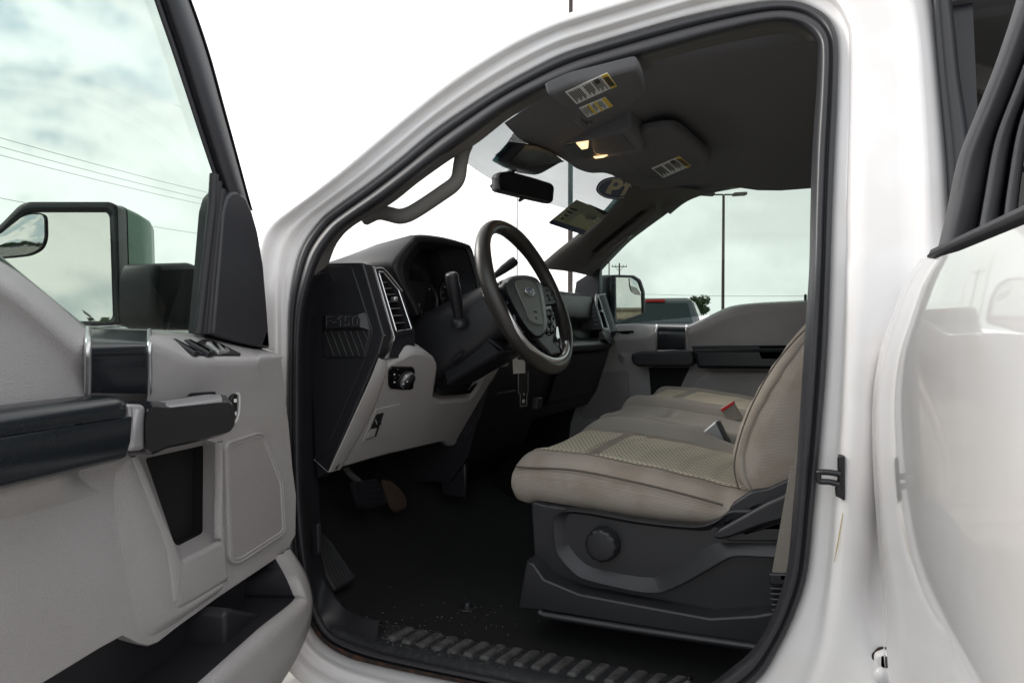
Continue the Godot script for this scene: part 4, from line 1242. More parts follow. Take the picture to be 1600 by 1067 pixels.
func backrest(seat: Node, z0: float, z1: float, lift: float, m: Material) -> MeshInstance3D:
	var tab := [[0.93, -0.175], [0.94, -0.196], [0.97, -0.212], [1.005, -0.217], [1.04, -0.210], [1.08, -0.196], [1.12, -0.176], [1.166, -0.151], [1.21, -0.122], [1.261, -0.085], [1.35, -0.02], [1.45, 0.03], [1.58, 0.075], [1.60, 0.10]]
	var rows := []
	for i in 34:
		var y := lerpf(0.93, 1.60, i / 33.0)
		var xf := along(tab, y)
		var k := clampf((0.965 - y) / 0.035, 0.0, 1.0)
		var xb := xf + lerpf(0.19, 0.15, k)
		var row := PackedVector3Array()
		var zi := signf(z1 - z0)
		for e in [[1.0, 0.03], [0.9, 0.004], [0.62, 0.0], [0.60, 0.004], [0.56, -0.002], [0.30, -0.003], [0.17, 0.002], [0.155, 0.008], [0.14, 0.004], [0.07, 0.018], [0.02, 0.04], [0.0, 0.075], [0.06, 0.12], [0.12, 0.18], [0.13, 0.25]]:
			row.append(Vector3(lerpf(xf, xb, e[0]), y + lift, z0 + zi * e[1]))
		for e in [[0.12, 0.18], [0.06, 0.12], [0.0, 0.075], [0.02, 0.04], [0.10, 0.01], [0.3, 0.0], [0.9, 0.0], [1.0, 0.03]]:
			row.append(Vector3(lerpf(xf, xb, e[0]), y + lift, z1 - zi * e[1]))
		rows.append(row)
	var st := S()
	a_grid(st, rows, true)
	a_cap(st, rows[0], 5)
	a_cap(st, rows[-1], 6)
	return part("backrest", st, m, seat)

func build_seats() -> void:
	var Z0 := 0.632
	var Z1 := 0.145
	var seat := cushion("driver_seat", Z0, Z1, 0.0, 0.012, 0.012, M.cloth)
	seat.set_meta("label", "beige cloth driver seat with dotted insert and black side panel")
	insert_piece(seat, Z0, Z1, 0.0, 0.012, 0.012, -0.646, -0.512, 0.12, 0.80, M.insert)
	insert_piece(seat, Z0, Z1, 0.0, 0.012, 0.012, -0.500, -0.11, 0.12, 0.80, M.insert)
	# plush inner bolster
	var rows := []
	for i in 30:
		var row := PackedVector3Array()
		for j in 9:
			var f := lerpf(0.81, 0.995, j / 8.0)
			var x := lerpf(-0.645, -0.12, i / 29.0)
			var e := minf(minf(i, 29 - i) / 1.5, minf(j, 8 - j) / 1.5)
			var k := 0.93 * clampf((-0.622 - x) / 0.04, 0.0, 1.0)
			row.append(Vector3(x, lerpf(along(BOT, x) + 0.055, cushion_y(x, f, 0.0, 0.012, 0.012), pow(1.0 - pow(k, 3.0), 0.33)) + 0.0045 * minf(1.0, e) - 0.0015 + 0.022 * exp(-pow((f - 0.90) / 0.06, 2.0)) * smoothstep(-0.68, -0.55, x) * (1.0 - smoothstep(-0.38, -0.25, x)), lerpf(Z0, Z1, f)))
		rows.append(row)
	sheet("inner_bolster", rows, M.plush, seat)
	# seam along the side
	var pipe := PackedVector3Array()
	for q in [[806, 729], [830, 731], [900, 735], [1000, 755], [1080, 775], [1130, 789]]: pipe.append(zp(q[0], q[1], 0.637))
	tube("side_seam", smooth(pipe, 40), 0.0022, M.stitch, seat, 6)
	var seam2 := PackedVector3Array()
	for i in 30:
		var x := lerpf(-0.63, -0.2, i / 29.0)
		seam2.append(Vector3(x, cushion_y(x, 0.112, 0, 0.012, 0.012) + 0.0003, lerpf(Z0, Z1, 0.112)))
	tube("insert_seam", seam2, 0.0014, M.stitch, seat, 5)
	var br := backrest(seat, 0.64, 0.15, 0.0, M.cloth)
	var sb := PackedVector3Array()
	for q in [[1262, 512], [1240, 534], [1214, 566], [1190, 604], [1168, 650], [1152, 700], [1148, 735], [1155, 765]]: sb.append(zp(q[0], q[1], 0.637))
	tube("back_seam", smooth(sb, 50), 0.0016, M.stitch, seat, 6)
	var sb2 := PackedVector3Array()
	for q in [[1256, 592], [1234, 620], [1206, 660], [1192, 692], [1187, 725], [1187, 764]]: sb2.append(zp(q[0], q[1], 0.639))
	tube("back_seam", smooth(sb2, 40), 0.0016, M.stitch, seat, 6)
	# black side shield: back layer, raised rim with recessed face, knob, recliner cover
	plate("side_shield", rounded(zs([829, 783, 850, 789, 900, 796, 1000, 813, 1080, 821, 1112, 817, 1140, 800, 1200, 768, 1250, 752, 1250, 900, 1215, 948, 1170, 962, 1110, 957, 1000, 940, 905, 920, 868, 905, 845, 888, 834, 872], 0.642), 0.010), Vector3(0, 0, -0.05), M.charcoal, seat, 0.004)
	var o_px := [866, 806, 905, 799, 1000, 815, 1083, 823, 1118, 815, 1150, 797, 1215, 800, 1250, 796, 1250, 868, 1200, 872, 1150, 871, 1118, 886, 1072, 912, 1040, 926, 1022, 929, 990, 926, 925, 911, 898, 900, 872, 872, 865, 850]
	var i_px := [886, 808, 908, 804, 1000, 820, 1083, 829, 1110, 828, 1118, 824, 1190, 838, 1250, 842, 1250, 850, 1198, 849, 1136, 848, 1110, 852, 1070, 876, 1030, 900, 1014, 902, 990, 900, 935, 889, 912, 879, 892, 857, 887, 842]
	var oo := smooth(zs(o_px, 0.668), 80, true)
	var ii := smooth(zs(i_px, 0.652), 80, true)
	var sh := S()
	a_grid(sh, [moved(oo, Vector3(0, 0, -0.03)), moved(oo, Vector3(0, 0, -0.004)), toward(oo, ii, 0.06), toward(oo, ii, 0.16, Vector3(0, 0, 0.001)), toward(oo, ii, 0.85), ii], true)
	a_cap(sh, ii)
	part("shield_rim", sh, M.charcoal, seat)
	var kc := zp(945, 848, 0.652)
	var kb := S()
	a_lathe(kb, kc, Vector3.BACK, [[0.0335, 0.0, 1], [0.0335, 0.008, 1], [0.032, 0.010], [0.032, 0.024], [0.029, 0.028], [0.025, 0.029, 1], [0.0, 0.0285, 1]], 72, 0.035, 12)
	part("adjuster_knob", kb, M.black, seat)
	plate("recliner_cover", rounded(zs([1113, 840, 1122, 829, 1200, 785, 1250, 763, 1250, 806, 1190, 822, 1140, 841, 1124, 844], 0.682), 0.008), Vector3(0, 0, -0.03), M.black, seat, 0.005)
	plate("recliner_base", rounded(zs([1130, 838, 1190, 824, 1250, 806, 1250, 846, 1140, 846], 0.664), 0.006), Vector3(0, 0, -0.02), M.charcoal, seat, 0.003)
	plate("recliner_shell", rounded(zs([1142, 790, 1175, 768, 1200, 764, 1250, 742, 1250, 775, 1180, 792, 1130, 822], 0.660), 0.006), Vector3(0, 0, -0.03), M.black, seat, 0.003)
	# seat track cover near the floor
	plate("track_cover", zs([808, 952, 822, 877, 834, 882, 850, 905, 905, 928, 1000, 946, 1110, 966, 1180, 962, 1220, 955, 1220, 1016, 1190, 1010, 1000, 980, 850, 955], 0.69), Vector3(0, 0, -0.5), M.charcoal, seat, 0.004)
	var rail := PackedVector3Array()
	for q in [[842, 957], [850, 961], [1000, 985], [1190, 1013], [1215, 1017]]: rail.append(zp(q[0], q[1], 0.70))
	tube("seat_rail", rail, 0.007, M.charcoal, seat, 10)
	# middle and passenger seats
	var mid := cushion("middle_seat", 0.135, -0.135, 0.040, 0.003, 0.0, M.plush, -0.645)
	mid.set_meta("label", "plain beige middle seat")
	var pas := cushion("passenger_seat", -0.145, -0.632, 0.052, 0.014, 0.0, M.plush, -0.66)
	pas.set_meta("label", "beige passenger seat with dotted insert")
	insert_piece(pas, -0.145, -0.632, 0.052, 0.014, 0.0, -0.61, -0.512, 0.18, 0.82, M.insert)
	insert_piece(pas, -0.145, -0.632, 0.052, 0.014, 0.0, -0.500, -0.11, 0.18, 0.82, M.insert)
	backrest(pas, -0.15, -0.64, 0.0, M.cloth)
	backrest(mid, 0.135, -0.135, 0.0, M.plush)
	# seat boxes
	for q in [[pas, -0.39, 0.42], [mid, 0.0, 0.2]]:
		var bx := S()
		a_box(bx, Vector3(-0.36, 0.755, q[1]), Vector3(0.46, 0.27, q[2]), Basis.IDENTITY, 0.02)
		part("seat_base", bx, M.black, q[0])
	var db := S()
	a_box(db, Vector3(-0.36, 0.76, 0.40), Vector3(0.44, 0.24, 0.40), Basis.IDENTITY, 0.02)
	part("seat_base", db, M.deep, seat)
	# buckles
	buckle(seat, [[1098, 676], [1118, 659], [1124, 658], [1142, 696], [1138, 702], [1120, 704]], 0.16, false)
	buckle(pas, [[1126, 640], [1147, 628], [1162, 655], [1142, 662], [1134, 655]], -0.10, true)
	# driver's belt with its anchor sleeve
	var s := plate("seat_belt", zs([1236, 728, 1258, 728, 1235, 896, 1206, 897], 0.715), Vector3(0, 0, -0.002), M.belt, seat, 0.0006)
	s.set_meta("label", "grey seat belt webbing")
	plate("belt_anchor", rounded(zs([1201, 896, 1240, 897, 1238, 916, 1203, 914], 0.722), 0.004), Vector3(0, 0, -0.012), M.black, seat, 0.003)
	for k in 6:
		var y := 918.0 + k * 8.5
		plate("anchor_rib", rounded(zs([1202 + k * 0.8, y, 1236, y + 0.5, 1236, y + 6, 1203 + k * 0.8, y + 5], 0.720), 0.003), Vector3(0, 0, -0.012), M.charcoal, seat, 0.002)

func buckle(seat: Node, q: Array, z: float, red: bool) -> void:
	var l := PackedVector3Array()
	for e in q: l.append(zp(e[0], e[1], z))
	plate("belt_buckle", rounded(l, 0.005), Vector3(-0.005, 0, -0.03), M.satin if not red else M.belt, seat, 0.004)
	if red:
		plate("release_button", rounded(zs([1126, 639, 1146, 627, 1148, 631, 1128, 644], z + 0.003), 0.002), Vector3(0, 0, -0.02), M.red, seat, 0.001)
	else:
		plate("buckle_side", rounded(zs([1118, 659, 1124, 658, 1142, 696, 1138, 702], z + 0.003), 0.003), Vector3(0, 0, -0.02), M.charcoal, seat, 0.001)

# ---------------------------------------------------------------- floor and pedals
func build_floor() -> void:
	var st := S()
	var rows := []
	for i in 25:
		var x := lerpf(-1.45, 1.1, i / 24.0)
		var row := PackedVector3Array()
		for j in 33:
			var z := lerpf(0.86, -0.86, j / 32.0)
			var y := 0.60 + 0.10 * exp(-pow(z / 0.20, 4.0)) + 0.42 * smoothstep(-1.05, -1.40, x) + 0.03 * smoothstep(0.80, 0.86, absf(z))
			row.append(Vector3(x, y, z))
		rows.append(row)
	a_grid(st, rows)
	var f := part("floor_carpet", st, M.carpet)
	f.set_meta("label", "black floor carpet")
	# firewall, rear wall of the cab, far side
	var fw := S()
	a_grid(fw, [pts([-1.40, 0.9, 0.88, -1.40, 0.9, -0.88]), pts([-1.42, 1.22, 0.88, -1.42, 1.22, -0.88])])
	part("firewall", fw, M.deep)
	# floor mat posts
	for q in [[730, 950], [793, 870]]:
		var h := S()
		var p := yp(q[0], q[1], 0.602)
		a_lathe(h, p, Vector3.UP, [[0.022, 0.0], [0.020, 0.003], [0.012, 0.003], [0.010, 0.001], [0.009, 0.004], [0.0085, 0.012], [0.006, 0.014], [0.0, 0.014]], 20)
		part("mat_hook", h, M.charcoal, f)
	# pedals
	var bp_ := plate("brake_pedal", rounded(xs([551, 752, 590, 747, 606, 785, 601, 791, 569, 795, 562, 790], -1.10), 0.008), Vector3(-0.012, -0.006, 0), M.black, null, 0.004)
	tube("pedal_arm", smooth(PackedVector3Array([xp(575, 768, -1.11), xp(560, 752, -1.14), xp(545, 738, -1.18), xp(535, 720, -1.22)]), 12), 0.008, M.steel, bp_, 8)
	for k in 4:
		tube("pedal_rib", PackedVector3Array([xp(560 + k * 4, 760 + k * 8, -1.098), xp(592 + k * 3, 756 + k * 8.5, -1.098)]), 0.0015, M.charcoal, bp_, 5)
	var gp := plate("throttle_pedal", rounded(xs([598, 747, 612, 750, 626, 763, 636, 778, 636, 792, 622, 798, 613, 790], -1.12), 0.008), Vector3(-0.01, -0.008, 0), mat(0.07, 0.045, 0.035, 0.7), null, 0.004)
	tube("pedal_arm", smooth(PackedVector3Array([xp(604, 752, -1.125), xp(590, 744, -1.16), xp(575, 735, -1.2), xp(570, 722, -1.24)]), 12), 0.008, M.black, gp, 8)
	# ribbed footrest
	var fn := Vector3(0.72, 0.66, 0.22).normalized()
	var fp := Vector3(-1.06, 0.665, 0.66)
	var fr := plate("footrest", rounded(ps([492, 822, 512, 838, 556, 900, 553, 907, 522, 924, 503, 890], fp, fn), 0.008), -fn * 0.03, M.charcoal, null, 0.005)
	for k in 7:
		var t := k / 6.0
		tube("footrest_rib", ps([lerpf(497, 515, t), lerpf(835, 845, t), lerpf(506, 541, t), lerpf(882, 888, t), lerpf(523, 550, t), lerpf(918, 905, t)], fp + fn * 0.001, fn), 0.0018, M.charcoal, fr, 5)
	var fk := S()
	a_grid(fk, [pts([-1.45, 0.58, -0.83, -0.85, 0.58, -0.83]), pts([-1.45, 1.28, -0.83, -0.95, 1.28, -0.83])])
	part("far_kick_panel", fk, M.black)
	# tunnel side by the centre stack
	plate("tunnel_panel", zs([688, 702, 725, 696, 728, 778, 690, 772], 0.2), Vector3(0, 0, -0.02), M.black, null, 0.004)

# ---------------------------------------------------------------- open driver's door
func run(q: Array, along_door: float) -> PackedVector3Array:    # a line from a point of the door along its length
	var p := dp(q[0], q[1], q[2])
	return PackedVector3Array([p, p + door_u * along_door])
func build_driver_door() -> void:
	# main grey panel with the hand-grip opening cut out of it
	var st := S()
	var face := ds([231, 560, 262, 545, 296, 562, 397, 566, 405, 562, 438, 560, 444, 620, 450, 660, 456, 729, 462, 774, 461, 835, 450, 856, 428, 874, 344, 930, 275, 980, 247, 1002, 231, 1008, 216, 1005, 191, 992, 156, 1011, 69, 1064, -20, 1112, -140, 1180, -300, 1280, -500, 1400, -500, 900, -300, 830, -140, 790, 0, 745, 100, 722, 200, 690, 228, 690], 0.0)
	var hole := rounded(ds([214, 712, 318, 686, 345, 694, 343, 846, 283, 876, 268, 868], 0.0), 0.006)
	a_bowl(st, face, hole)
	var h2 := rounded(ds([226, 716, 316, 696, 317, 700, 316, 833, 277, 853, 271, 848], -0.035), 0.006)
	a_grid(st, [hole, toward(hole, h2, 0.12, -door_n * 0.0005), toward(hole, h2, 0.9), h2], true)
	var edge := ds([438, 560, 444, 620, 450, 660, 456, 729, 462, 774, 461, 835, 450, 856, 428, 874, 344, 930, 275, 980, 247, 1002, 231, 1008, 216, 1005, 191, 992, 156, 1011, 69, 1064, -20, 1112, -140, 1180, -300, 1280, -500, 1400], 0.0)
	a_grid(st, [edge, moved(edge, -door_n * 0.004 + Vector3(0, -0.003, 0) - door_u * 0.002), moved(edge, -door_n * 0.05 + Vector3(0, 0.006, 0) + door_u * 0.004)])
	var d := part("driver_door", st, M.grey)
	d.set_meta("label", "open driver door with grey panel, black armrest and tinted window")
	var hb := S()
	var deep_l := moved(h2, -door_n * 0.02)
	a_grid(hb, [h2, deep_l], true)
	a_cap(hb, deep_l)
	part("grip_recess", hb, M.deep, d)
	# step in the panel below the grip: the raised lower leg
	var leg_px := [345, 690, 356, 900, 350, 908, 288, 946, 275, 946, 266, 938, 214, 730]
	# big sunken field of the panel on the left, framed by a rounded roll
	var f0 := ds([-300, 828, -140, 788, 0, 762, 90, 740, 165, 722, 190, 722, 206, 735, 280, 930, 288, 950, 270, 960, 216, 1003], 0.018)
	var roll := []
	var a0 := smooth(ds([-500, 885, -300, 818, -140, 786, 0, 760, 90, 738, 150, 724], 0.030), 30)
	var a1 := smooth(ds([-500, 930, -300, 852, -140, 812, 0, 785, 90, 762, 155, 744], 0.026), 30)
	var a2 := smooth(ds([-500, 960, -300, 876, -140, 832, 0, 812, 90, 790, 168, 768], 0.000), 30)
	for i in 30:
		var fade := smoothstep(0.80, 1.0, i / 29.0)
		a0[i] -= door_n * 0.032 * fade
		a1[i] -= door_n * 0.028 * fade
	roll = [moved(a0, -door_n * 0.03 + Vector3(0, 0.006, 0)), a0, toward(a0, a1, 0.5, door_n * 0.002), a1, toward(a1, a2, 0.5, door_n * -0.001), a2]
	sheet("panel_roll", roll, M.grey, d)
	# raised leg around the hand grip
	var lo := smooth(ds([205, 716, 212, 728, 240, 800, 262, 860, 272, 935, 276, 944, 288, 948, 350, 911, 355, 903, 351, 850, 349, 760, 348, 688], 0.012), 60)
	var li := smooth(ds([214, 712, 225, 735, 250, 800, 268, 840, 281, 872, 285, 877, 290, 874, 343, 847, 344, 840, 344, 800, 345, 760, 345, 692], 0.010), 60)
	sheet("grip_surround", [moved(lo, -door_n * 0.013 + Vector3(0, -0.003, 0)), moved(lo, -door_n * 0.003), toward(lo, li, 0.12), toward(lo, li, 0.9), li, moved(li, -door_n * 0.012)], M.grey, d)
	var leg := smooth(ds([192, 708, 176, 745, 172, 790, 178, 840, 188, 890, 198, 940, 214, 990, 246, 992, 340, 928], -0.001), 60)
	var lo2 := smooth(ds([205, 716, 212, 728, 240, 800, 262, 860, 272, 935, 276, 944, 288, 948, 350, 911], 0.012), 60)
	sheet("panel_leg", [leg, toward(leg, lo2, 0.25, -door_n * 0.0005), toward(leg, lo2, 0.5, door_n * 0.0015), toward(leg, lo2, 0.8, door_n * 0.001), moved(lo2, -door_n * 0.003)], M.grey, d)
	# upper ledge with the switches: back edge along the glass, rolled lip, vertical face joins the panel
	var lb := smooth(ds([231, 517, 280, 520, 312, 522, 345, 529, 380, 539, 422, 546, 432, 549], -0.060), 40)
	var lf := smooth(ds([233, 531, 262, 541, 296, 556, 350, 559, 397, 559, 405, 555, 438, 555], 0.020), 40)
	var lv := smooth(ds([231, 548, 260, 560, 296, 572, 350, 574, 397, 574, 407, 566, 439, 562], 0.022), 40)
	var lw := smooth(ds([230, 612, 262, 615, 298, 616, 350, 618, 399, 620, 420, 620, 445, 625], 0.004), 40)
	sheet("switch_ledge", [moved(lb, Vector3(0, -0.03, 0)), lb, toward(lb, lf, 0.8), lf, toward(lf, lv, 0.4, door_n * 0.004), lv, toward(lv, lw, 0.5, door_n * 0.001), lw, moved(lw, Vector3(0, -0.07, 0) - door_n * 0.008)], M.grey_soft, d)
	# window switches on the ledge
	var lp := dp(330, 545, 0.0)
	var ledge_n := (lf[20] - lb[20]).cross(lf[26] - lf[14]).normalized()
	if ledge_n.y < 0: ledge_n = -ledge_n
	var lc := (lf[20] + lb[20]) * 0.5 + ledge_n * 0.003
	var L := func(f: Array, o: float) -> PackedVector3Array: return ps(f, lc + ledge_n * o, ledge_n)
	plate("switch_plate", rounded(L.call([262, 527, 330, 530, 352, 540, 378, 553, 330, 553, 304, 553], 0.001), 0.006), -ledge_n * 0.004, M.black, d, 0.001)
	for q in [[265, 528, 274, 528, 314, 549, 304, 549], [287, 529, 297, 529, 338, 549, 326, 550]]:
		plate("window_switch", rounded(L.call(q, 0.007), 0.003), -ledge_n * 0.008, M.charcoal, d, 0.003)
	for q in [[322, 533, 334, 533, 352, 548, 342, 549], [336, 536, 346, 537, 360, 547, 352, 548]]:
		plate("mirror_switch", rounded(L.call(q, 0.006), 0.003), -ledge_n * 0.006, M.steel, d, 0.002)
	# black band between two bright strips
	var bb := []
	for q in [[514, -0.055, 516, -0.055], [522, -0.01, 530, -0.01], [533, 0.018, 536, 0.018], [550, 0.030, 549, 0.026], [572, 0.022, 566, 0.020], [614, 0.008, 615, 0.006]]:
		bb.append(smooth(PackedVector3Array([dp(135, q[0], q[1]), dp(184, (q[0] + q[2]) * 0.5, (q[1] + q[3]) * 0.5 + 0.001), dp(232, q[2], q[3])]), 12))
	var sm := []
	for j in 12:
		var col := PackedVector3Array()
		for r in bb: col.append(r[j])
		sm.append(smooth(col, 24))
	sheet("upper_band", sm, M.leather, d)
	for e in [[sm[0], 0.0042, -1.0], [sm[11], 0.0034, 1.0]]:
		tube("bright_strip", moved(e[0], door_n * 0.001), e[1], M.silver, d, 8)
	# upper left trim: rolled top edge that climbs with the belt line, then a hollow face
	var u0 := smooth(ds([-420, 296, -260, 330, -120, 356, 0, 408, 60, 450, 110, 492, 133, 512], -0.050), 40)
	var u1 := smooth(ds([-420, 300, -260, 338, -120, 372, 0, 430, 60, 472, 106, 512, 131, 530], 0.010), 40)
	var u2 := smooth(ds([-420, 322, -260, 366, -120, 400, 0, 452, 60, 496, 106, 536, 131, 550], 0.022), 40)
	var u3 := smooth(ds([-420, 345, -260, 388, -120, 424, 0, 474, 60, 518, 106, 558, 131, 572], 0.012), 40)
	var u4 := smooth(ds([-420, 560, -260, 570, -120, 580, 0, 590, 60, 595, 106, 599, 131, 602], 0.004), 40)
	var u5 := smooth(ds([-420, 700, -260, 690, -120, 660, 0, 640, 60, 634, 106, 628, 131, 624], 0.004), 40)
	var up_rows := [moved(u0, Vector3(0, -0.05, 0)), u0, toward(u0, u1, 0.5, Vector3(0, 0.004, 0)), u1, toward(u1, u2, 0.5, door_n * 0.004), u2, toward(u2, u3, 0.5, door_n * 0.002), u3, toward(u3, u4, 0.3, door_n * -0.003), u4, u5]
	sheet("upper_trim", up_rows, M.grey_soft, d)
	# armrest: rounded pad over a block, both running back along the door
	var prof := [[178, 612, -0.01], [186, 612.5, 0.03], [193, 616, 0.058], [197.5, 624, 0.070], [198.5, 636, 0.076], [198.5, 650, 0.076]]
	var col0 := PackedVector3Array()
	for q in prof: col0.append(dp(q[0], q[1], q[2]))
	# put the whole section on one plane across the door
	var base := dp(199, 640, 0.07)
	for i in col0.size():
		var k := col0[i] - base
		col0[i] = base + door_n * k.dot(door_n) + Vector3.UP * k.y
	var sec := smooth(col0, 18)
	var pad := []
	for e in [[0.0, 0.75], [0.004, 0.90], [0.012, 0.98], [0.025, 1.0], [0.3, 1.0], [0.6, 1.0], [0.95, 1.0]]:
		var row := PackedVector3Array()
		for p in sec:
			var c := base + Vector3(0, 0.0, 0) - door_n * 0.03
			row.append(c + (p - c) * e[1] + door_u * e[0])
		pad.append(row)
	var ps_ := S()
	a_grid(ps_, pad)
	a_cap(ps_, pad[0])
	part("armrest_pad", ps_, M.leather, d)
	var b0 := PackedVector3Array()
	for q in [[198.5, 650.5, 0.072], [199, 653, 0.076], [200, 690, 0.073], [202, 712, 0.066], [202, 716, 0.055], [202, 716, -0.01]]:
		var p := dp(q[0], q[1], q[2])
		var k := p - base
		b0.append(base + door_n * (q[2] - 0.07) + Vector3.UP * k.y)
	var blk := S()
	a_grid(blk, [b0, moved(b0, door_u * 0.3), moved(b0, door_u * 0.95)])
	b0.append(base - door_n * 0.08 + Vector3(0, b0[0].y - base.y, 0))
	a_cap(blk, b0)
	part("armrest_block", blk, M.leather, d)
	# pull handle: silver collar, black bar
	var collar := S()
	var cf := ds([200, 634, 204, 631, 226, 632, 229, 640, 228, 703, 204, 706], 0.074)
	a_plate(collar, rounded(cf, 0.006), -door_n * 0.07, 0.006)
	part("handle_collar", collar, M.satin_light, d)
	var bar := S()
	var bf := smooth(ds([227, 641, 262, 637, 300, 633, 345, 629, 358, 632, 363, 640, 363, 660, 360, 668, 350, 676, 300, 688, 262, 696, 227, 703], 0.076), 60, true)
	var bt := smooth(ds([227, 633, 262, 629, 300, 624, 345, 617, 356, 622, 361, 634, 363, 658, 358, 670, 348, 680, 300, 692, 262, 700, 227, 707], 0.058), 60, true)
	a_grid(bar, [moved(bt, -door_n * 0.03), bt, toward(bt, bf, 0.8, door_n * 0.003), toward(bt, bf, 1.0, door_n * 0.0035)], true)
	a_cap(bar, toward(bt, bf, 1.0, door_n * 0.0035))
	part("pull_handle", bar, M.gloss_soft, d)
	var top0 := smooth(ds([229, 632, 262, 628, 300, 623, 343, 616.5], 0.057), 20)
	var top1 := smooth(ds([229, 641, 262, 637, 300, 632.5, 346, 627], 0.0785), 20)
	sheet("handle_top_sheen", [moved(top0, -door_n * 0.02), top0, toward(top0, top1, 0.5, door_n * 0.002), top1, moved(top1, Vector3(0, -0.002, 0))], M.satin_light, d)  # pale metal strip puts the bar's reflected highlight into its colour
	plate("handle_slot", ds([298, 619, 304, 614, 336, 612, 338, 616, 310, 619], 0.012), -door_n * 0.01, M.deep, d, 0.001)
	# lock switch
	plate("lock_switch", rounded(ds([361, 622, 366, 615, 371, 615, 371, 640, 368, 656, 362, 660], 0.010), 0.003), -door_n * 0.012, M.gloss, d, 0.002)
	tube("lock_switch_trim", smooth(ds([368, 615, 373, 617, 373, 640, 369, 657, 364, 660], 0.009), 18), 0.0022, M.white_plastic, d, 6)
	for q in [[367, 626], [366.5, 646]]:
		var m1 := S()
		a_box(m1, dp(q[0], q[1], 0.0105), Vector3(0.002, 0.006, 0.006), Basis.IDENTITY, 0.0005)
		part("lock_mark", m1, M.white_print, d)
	# speaker grille with a double rim
	var g := [353, 700, 358, 690, 404, 675, 414, 677, 443, 752, 447, 826, 442, 837, 378, 879, 366, 882, 359, 874, 355, 774]
	var rim := rounded(ds(g, 0.008), 0.012)
	var inn := inset(rim, 0.010, newell(rim))
	var gr := S()
	a_grid(gr, [moved(rim, -door_n * 0.010), moved(rim, door_n * 0.0), moved(inset(rim, 0.003, newell(rim)), door_n * 0.001), moved(inset(rim, 0.0055, newell(rim)), -door_n * 0.003), moved(inset(rim, 0.0075, newell(rim)), door_n * 0.0005), moved(inn, -door_n * 0.002)], true)
	part("speaker_rim", gr, M.grey, d)
	var gm := S()
	a_cap(gm, moved(inn, -door_n * 0.002))
	part("speaker_grille", gm, M.grille, d)
	# map pocket: black back wall, cup wall, grey outer rim
	var bw := ds([430, 850, 456, 880, 468, 935, 440, 990, 330, 1085, 100, 1250, -300, 1500, -300, 1200, 60, 1040, 230, 980], -0.030)
	plate("pocket_back", bw, -door_n * 0.02, M.black, d, 0.002)
	var rim_line := func(q: Array, most: float) -> PackedVector3Array:
		var r := PackedVector3Array()
		for k in range(0, q.size(), 2): r.append(dp(q[k], q[k + 1], lerpf(0.004, most, smoothstep(-0.2, 3.0, k / 2.0))))
		return smooth(r, 60)
	var o1: PackedVector3Array = rim_line.call([452, 856, 464, 872, 478, 896, 487, 928, 488, 950, 482, 985, 462, 1030, 436, 1072, 395, 1130, 330, 1200], 0.060)
	var o2: PackedVector3Array = rim_line.call([444, 861, 455, 878, 467, 902, 478, 930, 478, 948, 462, 968, 430, 1000, 396, 1032, 340, 1080, 250, 1160], 0.088)
	var o3: PackedVector3Array = rim_line.call([436, 867, 446, 884, 457, 904, 467, 928, 468, 936, 452, 951, 420, 976, 384, 1008, 322, 1064, 230, 1146], 0.080)
	sheet("pocket_rim", [moved(o1, -door_n * 0.10 - door_u * 0.02), moved(o1, -door_n * 0.03), o1, toward(o1, o2, 0.5, door_n * 0.003), o2, toward(o2, o3, 0.55, door_n * 0.004), o3, moved(o3, -door_n * 0.012 + Vector3(0, -0.002, 0))], M.grey, d)
	sheet("pocket_wall", [moved(o3, -door_n * 0.011 + Vector3(0, -0.002, 0)), moved(o3, -door_n * 0.12 + Vector3(0, -0.01, 0))], M.black, d)
	plate("pocket_divider", rounded(ds([350, 960, 360, 950, 370, 953, 440, 966, 420, 1010, 352, 1050], 0.040), 0.010), -door_n * 0.07, M.black, d, 0.006)
	var spk := S()
	var sc := dp(428, 930, -0.03)
	a_lathe(spk, sc, door_n, [[0.062, 0.0], [0.058, 0.028], [0.035, 0.045], [0.0, 0.05]], 32)
	part("pocket_bulge", spk, M.black, d)
	# outer skin and edge of the door
	var sk := S()
	var skin := ds([452, 560, 462, 780, 466, 860, 460, 960, 430, 1075, 330, 1200, -300, 1620, -500, 1500, -500, 240, -420, 280, -120, 345, 0, 398, 133, 508, 250, 518, 330, 522, 430, 548], -0.075)
	a_plate(sk, skin, -door_n * 0.07, 0.004)
	part("outer_skin", sk, M.paint, d)
	# window frame: front upright and top rail behind it
	var fr := []
	for e in [[0.0, -0.085], [0.0, -0.055], [0.12, -0.050], [0.18, -0.062], [0.24, -0.062], [0.30, -0.046], [0.42, -0.040], [0.70, -0.036], [0.90, -0.040], [0.93, -0.052], [0.96, -0.052], [0.97, -0.040], [1.0, -0.046], [1.0, -0.10]]:
		var row := PackedVector3Array()
		for q in [[150, -290, 198, -290], [196, -135, 246, -135], [240, 0, 299, 0], [267, 78, 328, 85], [291, 150, 350, 165], [316, 226, 370, 238], [333, 276, 388, 305], [345, 310, 395, 330]]:
			row.append(dp(lerpf(q[0], q[2], e[0]), lerpf(q[1], q[3], e[0]), e[1]))
		fr.append(smooth(row, 30))
	sheet("window_frame", fr, M.frame, d)
	# rubber channel and sail panel
	var chn := S()
	for k in 3:
		a_tube(chn, smooth(ds([334 + k * 6, 272 + k * 12, 330 + k * 6.0, 330, 320 + k * 6.5, 420, 309 + k * 8, 522], -0.046 - 0.004 * (k % 2)), 20), 0.0075, 8)
	part("window_channel", chn, M.rubber, d)
	var sl := rounded(ds([348, 330, 354, 308, 362, 299, 372, 298, 384, 308, 394, 330, 403, 362, 412, 415, 418, 487, 422, 545, 397, 541, 365, 533, 332, 523, 340, 430], -0.036), 0.006)
